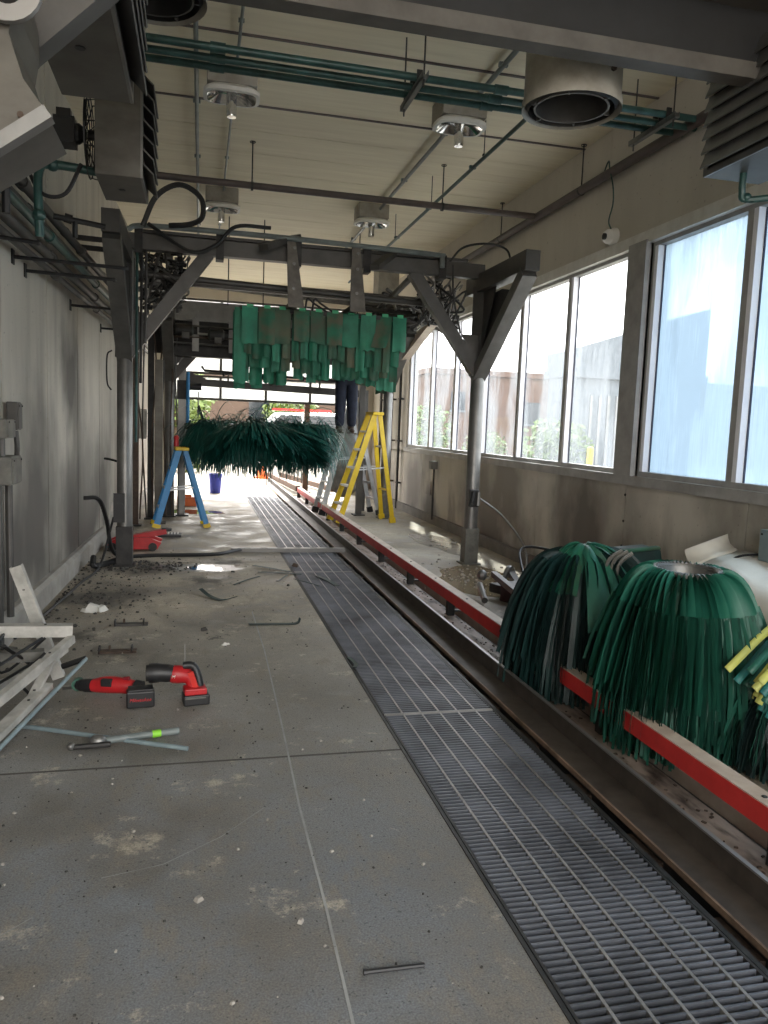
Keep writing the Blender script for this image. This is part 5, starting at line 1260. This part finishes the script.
# loose grit everywhere (uncountable)
mb = MB()
for i in range(900):
    x = R.uniform(-1.1, .95); y = R.uniform(1.4, 9) if R.random() < .8 else R.uniform(5.2, 8.5)
    chunk(mb, x, y, R.choice([.003, .003, .004, .005, .008]))
for i in range(500):
    x = max(-1.12, R.gauss(-.85, .28)); y = R.gauss(7.1, .9); chunk(mb, x, y, R.choice([.004, .006, .008, .012, .02]))
for i in range(200): chunk(mb, R.gauss(-.55, .25), R.gauss(8.35, .2), R.uniform(.006, .028))
mb.v = [V((max(p.x, -1.13), p.y, p.z)) for p in mb.v]
one('dark_grit', mb, stoned, 'dark grit and crumbs scattered over the left floor', 'grit', kind='stuff')
mb = MB()
for i in range(260): chunk(mb, R.uniform(-1.0, .95), R.uniform(1.4, 9), R.choice([.004, .005, .008, .011]))
for i in range(240): chunk(mb, min(3.6, R.gauss(2.95, .25)), R.gauss(7.5, .5), R.uniform(.008, .03))
mb.v = [p for p in mb.v]
one('pale_grit', mb, stone, 'pale chips and crumbs scattered over the floor and round the right column', 'grit', kind='stuff')
def blob(cx0, cy0, rx, ry, n=28, z=.002, j=.25):
    mb = MB(); vs = [(cx0, cy0, z)]
    ph = [R.uniform(0, 6) for _ in range(3)]
    for i in range(n):
        a = 2*PI*i/n; k_ = 1+j*(math.sin(2*a+ph[0])*.5+math.sin(3*a+ph[1])*.4+math.sin(7*a+ph[2])*.3)
        vs.append((cx0+rx*k_*math.cos(a), cy0+ry*k_*math.sin(a), z))
    mb.add(vs, [(0, i, i % n+1) for i in range(1, n+1)]); return mb
one('puddle', blob(.02, 8.27, .46, .22, z=.0015), mat('damp_film', (.06, .055, .05), .3, c2=(.10, .092, .08), scale=9), 'dark damp ring around the small shining puddle by the left column', 'puddle')
one('puddle', blob(.10, 8.25, .15, .17, j=.5, z=.003), water, 'shallow shining puddle right of the left column foot', 'puddle')
one('puddle', blob(-.1, 13.4, .5, .35), water, 'wet patch beyond the blue ladder', 'puddle')
one('puddle', blob(2.9, 7.4, .5, .8), mat('muddy_water', (.13, .09, .045), .12, c2=(.2, .15, .08), scale=6), 'muddy brown wet patch around the right column foot', 'puddle')
one('puddle', blob(3.25, 9.9, .3, 1.0), mat('thin_water', (.25, .22, .18), .12, c2=(.35, .32, .27), scale=6), 'thin wet film on the right floor beyond the column', 'puddle')
# chalk line and scratches: fine raised scrape marks on the slab
def mark(pts, w_, label, m_=chalk):
    P_ = [V((a, b, .0015)) for a, b in pts]; mb = MB()
    for a, b in zip(P_[:-1], P_[1:]): mb.ribbon([a, b], w_, (b-a).cross(V((0, 0, 1))).normalized())
    one('scratch', mb, m_, label, 'scratch', 'pale scratches in the concrete')
fade = mat('faint_scrape', (.38, .38, .37), .9)
mark([(.45, 6.3), (.46, 5.2), (.44, 3.9), (.42, 3.0), (.42, 2.3), (.41, 1.75)], .009, 'long faint straight scrape running towards the camera along the slab', fade)
for i, p in enumerate([[(-.60, 2.22), (-.70, 2.15), (-.74, 2.03)], [(-.48, 2.42), (-.62, 2.28), (-.75, 2.2)], [(-.74, 2.03), (-.73, 2.13), (-.68, 2.2)], [(.28, 3.0), (.1, 2.8), (-.1, 2.65), (-.3, 2.6)], [(-.8, 2.3), (-.72, 2.25)], [(.12, 4.3), (.05, 4.2)], [(-.28, 4.05), (-.27, 3.95), (-.3, 3.88)], [(.7, 6.9), (.78, 6.5)], [(.55, 6.7), (.7, 6.2), (.8, 6.1)]]):
    mark(p, .004, ['forked scratch at lower left, its right prong', 'long scratch at lower left above the forked one', 'forked scratch at lower left, its short prong', 'curved scratch across the near slab right of the fork', 'tiny scratch at the left picture edge',
         'small scratch beside the standing tool', 'small curled scratch above the grey tube', 'short scratch left of the grating among torn strips', 'bent scratch below the torn strips'][i], fade)

# ================================================================== ELECTRICAL, LEFT AND RIGHT WALLS
def ebox(c, d, label, m_=greyp, side=1, n='junction_box'):
    t = thing(n, label, 'box', c, 'electrical boxes on the walls')
    MB().box(c, d).build('body', m_, t, bevel=.006)
    MB().box((c[0]+side*(d[0]/2+.004), c[1], c[2]), (.008, d[1]*.9, d[2]*.9)).build('cover', m_, t, bevel=.002)
    for sy in (-1, 1):
        MB().box((c[0]+side*(d[0]/2+.01), c[1]+sy*d[1]*.36, c[2]+d[2]*.36), (.006, .012, .012)).build('screw', dark, t)
    return t
ebox((-1.215, 5.35, 1.45), (.12, .22, .12), 'dark grey switch box on the left wall, the upper box cut by the picture edge')
ebox((-1.205, 5.4, 1.185), (.14, .28, .18), 'pale junction box on the left wall, the lower box with conduits below')
ebox((-1.22, 5.75, 1.53), (.07, .12, .19), 'slim grey box on the left wall just right of the upper switch box', galvd)
for i, (p0, p1, r_) in enumerate([((-1.22, 5.27, 1.51), (-1.22, 5.27, 2.75), .02), ((-1.21, 5.35, 1.275), (-1.21, 5.35, 1.39), .022), ((-1.22, 5.3, 0.02), (-1.22, 5.3, 1.09), .02), ((-1.2, 5.48, 0.2), (-1.2, 5.48, 1.09), .024)]):
    one('conduit', MB().tube([p0, p1], r_, 8), galvd, ['conduit rising from the upper switch box on the left wall', 'short conduit linking the two left wall boxes', 'thinner conduit dropping from the lower left wall box', 'thicker conduit dropping from the lower left wall box'][i], 'conduit', 'conduits at the left wall boxes', sm=True)
hose([(-1.21, 5.75, 1.43), (-1.20, 5.74, 1.3), (-1.2, 5.65, 1.17)], .018, 'bent cable under the slim grey left wall box', galvd)
t = ebox((-1.03, 11.9, 1.05), (.1, .26, .22), 'grey box with black valve on top, left wall beside the column')
MB().ball((-1.0, 11.9, 1.22), .06, 8, (1, 1, 1.4)).build('valve', black, t, sm=True); MB().tube([(-1.03, 11.8, 1.2), (-1.03, 11.8, 2.9)], .012, 6).build('riser', rust, t); MB().tube([(-1.03, 11.9, .95), (-.98, 11.9, .0)], .012, 6).build('drop_cable', dark, t)
t = ebox((-.9, 13.8, 1.45), (.12, .35, .5), 'pale control box on the left wall past the first arch', al2)
t = ebox((3.72, 12.0, .97), (.10, .14, .13), 'grey socket box on the right wall below the far windows', greyp, -1)
MB().tube([(3.73, 12.0, .9), (3.73, 12.0, .08)], .016, 8).build('conduit', dark, t, sm=True)
t = ebox((3.72, 4.28, .86), (.12, .22, .22), 'blue-grey box on the right wall at the picture edge', bluegrey, -1)
hose([(3.7, 4.38, .8), (3.62, 4.55, .75), (3.6, 4.7, .6)], .008, 'thin black lead from the right wall box to the white guard')
one('wall_hatch', MB().bb(3.785, 3.8, 12.35, 12.75, .45, .68), wallr, 'small square hatch plate on the right wall beside the socket', 'hatch')

# ================================================================== OUTSIDE
def building(x0, x1, y0, y1, h, m_, label, nm='building', openings=(), roof=None):
    t = thing(nm, label, 'building', ((x0+x1)/2, y0, 0), None)
    MB().bb(x0, x1, y0, y1, -.02, h).build('wall', m_, t)
    MB().bb(x0-.15, x1+.15, y0-.15, y1+.15, h, h+.3).build('parapet', roof or whb, t)
    for (a, b, z0, z1) in openings:
        w_ = MB().bb(a, b, y0-.05, y0+.02, z0, z1).build('window', carg, t)
        MB().bb(a-.06, b+.06, y0-.08, y0-.04, z0-.1, z0).build('sill', whb, w_)
    return t
building(12, 60, 40, 50, 4.5, brick, 'long low brown building seen through the far right windows', roof=brick, openings=[(13.2, 14, 2.6, 3.6), (17, 18.4, 2.0, 3.2), (22, 24, 2, 3.2), (28, 30, 2, 3.2)])
t = building(12.9, 18.5, 26, 27.4, 3.6, whb, 'white clad building seen through the window nearest the pier')
MB().prism([(12.8, 3.9), (18.6, 3.9), (18.6, 6.4), (12.8, 4.5)], 1.5, (0, 25.95, 0)).build('gable_roof', whb, t)
for i in range(10):
    MB().bb(13.9+i*.35, 14.0+i*.35, 25.94, 26, .3, 3.0).build('rib', galv, t)
building(-5, 9, 48, 56, 5.2, tan, 'tan building across the yard beyond the exit', openings=[(-2, 0, 1, 3), (3, 5, 1, 3)])
building(-20, -6, 44, 52, 7, whb, 'white building far left beyond the exit')
def bush(x, y, z0, r_, h, n, label, nm='shrub', trunk=0):
    t = thing(nm, label, 'plant', (x, y, 0), None)
    mb = MB()
    for i in range(n):
        a = R.uniform(0, 2*PI); b = R.uniform(-1, 1); rr = R.random()**.4
        p = V((x+r_*rr*math.cos(a)*math.sqrt(1-b*b), y+r_*rr*math.sin(a)*math.sqrt(1-b*b), z0+h/2+h/2*rr*b))
        u = V((R.uniform(-1, 1), R.uniform(-1, 1), R.uniform(-1, 1))).normalized(); v_ = u.orthogonal().normalized(); s = r_*R.uniform(.06, .13)
        mb.add([p-u*s, p+v_*s*.6, p+u*s, p-v_*s*.6], [(0, 1, 2, 3)])
    mb.build('foliage', leaf, t, kind='stuff')
    MB().tube([(x, y, -.02), (x+.05, y, z0+h*.5)], r_*.07+.02, 8).build('trunk', bark, t)
bush(9.0, 30, .1, 1.1, 2.5, 900, 'yellow-green shrub seen through the farthest right window')
bush(11.9, 24.5, .1, 1.3, 2.0, 900, 'yellow-green shrub seen right of the right column')
bush(10.9, 28.5, .1, .9, 1.5, 700, 'low shrub seen through the window just right of the column')
bush(-.9, 33, .8, 1.6, 3.4, 1200, 'green tree beyond the exit at its left side', 'tree')
bush(-6.8, 38, 1.5, 2.4, 5.0, 1300, 'taller green tree far left beyond the exit', 'tree')
bush(4.9, 42, .4, 1.6, 3.0, 1200, 'yellow-green bush in front of the tan building')
bush(-.35, 24, 0, .8, 1.0, 700, 'low green hedge clump left of the exit lane')
one('bollard', MB().tube([(11.9, 22, -.02), (11.9, 22, 1.1)], .1, 12).ball((11.9, 22, 1.1), .1, 10), yelf, 'yellow bollard outside the right windows', 'bollard', sm=True)
t = thing('car', 'white van-like car parked across the yard behind the shaggy brush', 'car', (3.6, 30, 0))
prof = [(0, .35), (0, 1.0), (.25, 1.15), (1.0, 1.25), (1.7, 1.95), (4.2, 2.0), (4.75, 1.25), (4.85, 1.0), (4.85, .35)]
MB().prism(prof, 1.9, (1.2, 29, 0)).build('body', carw, t, bevel=.05)
MB().prism([(1.2, 1.27), (1.78, 1.85), (4.1, 1.88), (4.5, 1.27)], .02, (1.2, 28.975, 0)).build('side_windows', carg, t)
for xx in (2.6, 4.0): MB().bb(1.2+xx-.04, 1.2+xx+.04, 28.96, 28.99, 1.25, 1.9).build('pillar', carw, t)
for xx in (2.2, 5.1):
    for yy in (28.95, 30.7): MB().lathe((xx, yy, .34), [(.0001, 0), (.36, 0), (.36, .25), (.0001, .25)], 20, 'Y').build('wheel', tyre, t, sm=True)
MB().bb(6.0, 6.08, 28.98, 29.2, .9, 1.2).build('tail_lamp', redl, t); MB().bb(2.7, 4.9, 29.2, 29.3, 2.02, 2.1).build('roof_bar', redl, t)
t = thing('bucket', 'blue plastic bucket standing in the sunlight beyond the blue ladder', 'bucket', (.38, 17.0, 0))
MB().lathe((.38, 17.0, 0), [(.0001, .005), (.11, .005), (.14, .40), (.15, .40), (.15, .42), (.13, .42), (.10, .02), (.0001, .02)], 20).build('shell', bucketm, t, sm=True)
MB().tube([(.38+.14*math.cos(a*PI/8), 17.0-.02, .4-.16*math.sin(a*PI/8)) for a in range(9)], .005, 5).build('handle', dark, t)
t = thing('traffic_cone', 'orange traffic cone in the yard below the shaggy brush', 'cone', (1.75, 22, 0))
MB().lathe((1.75, 22, .03), [(.14, 0), (.03, .66), (.0001, .66)], 16).build('cone', orange, t, sm=True); MB().bb(1.57, 1.93, 21.82, 22.18, -.02, .03).build('base', orange, t)
MB().lathe((1.75, 22, .03), [(.085, .35), (.062, .5)], 16).build('band', white, t)
one('toolbox', MB().bb(-.35, .0, 14.3, 14.5, 0, .16).bb(-.25, -.1, 14.38, 14.42, .16, .2), orange, 'orange box on the floor seen through the blue ladder', 'box')
one('guide_bar', MB().bar((3.0, 17.3, .1), (2.3, 22, .1), .1, .12).bar((2.2, 17.3, .1), (1.95, 22, .1), .1, .12), copper, 'pair of brown guide bars continuing outside the exit', 'rail')
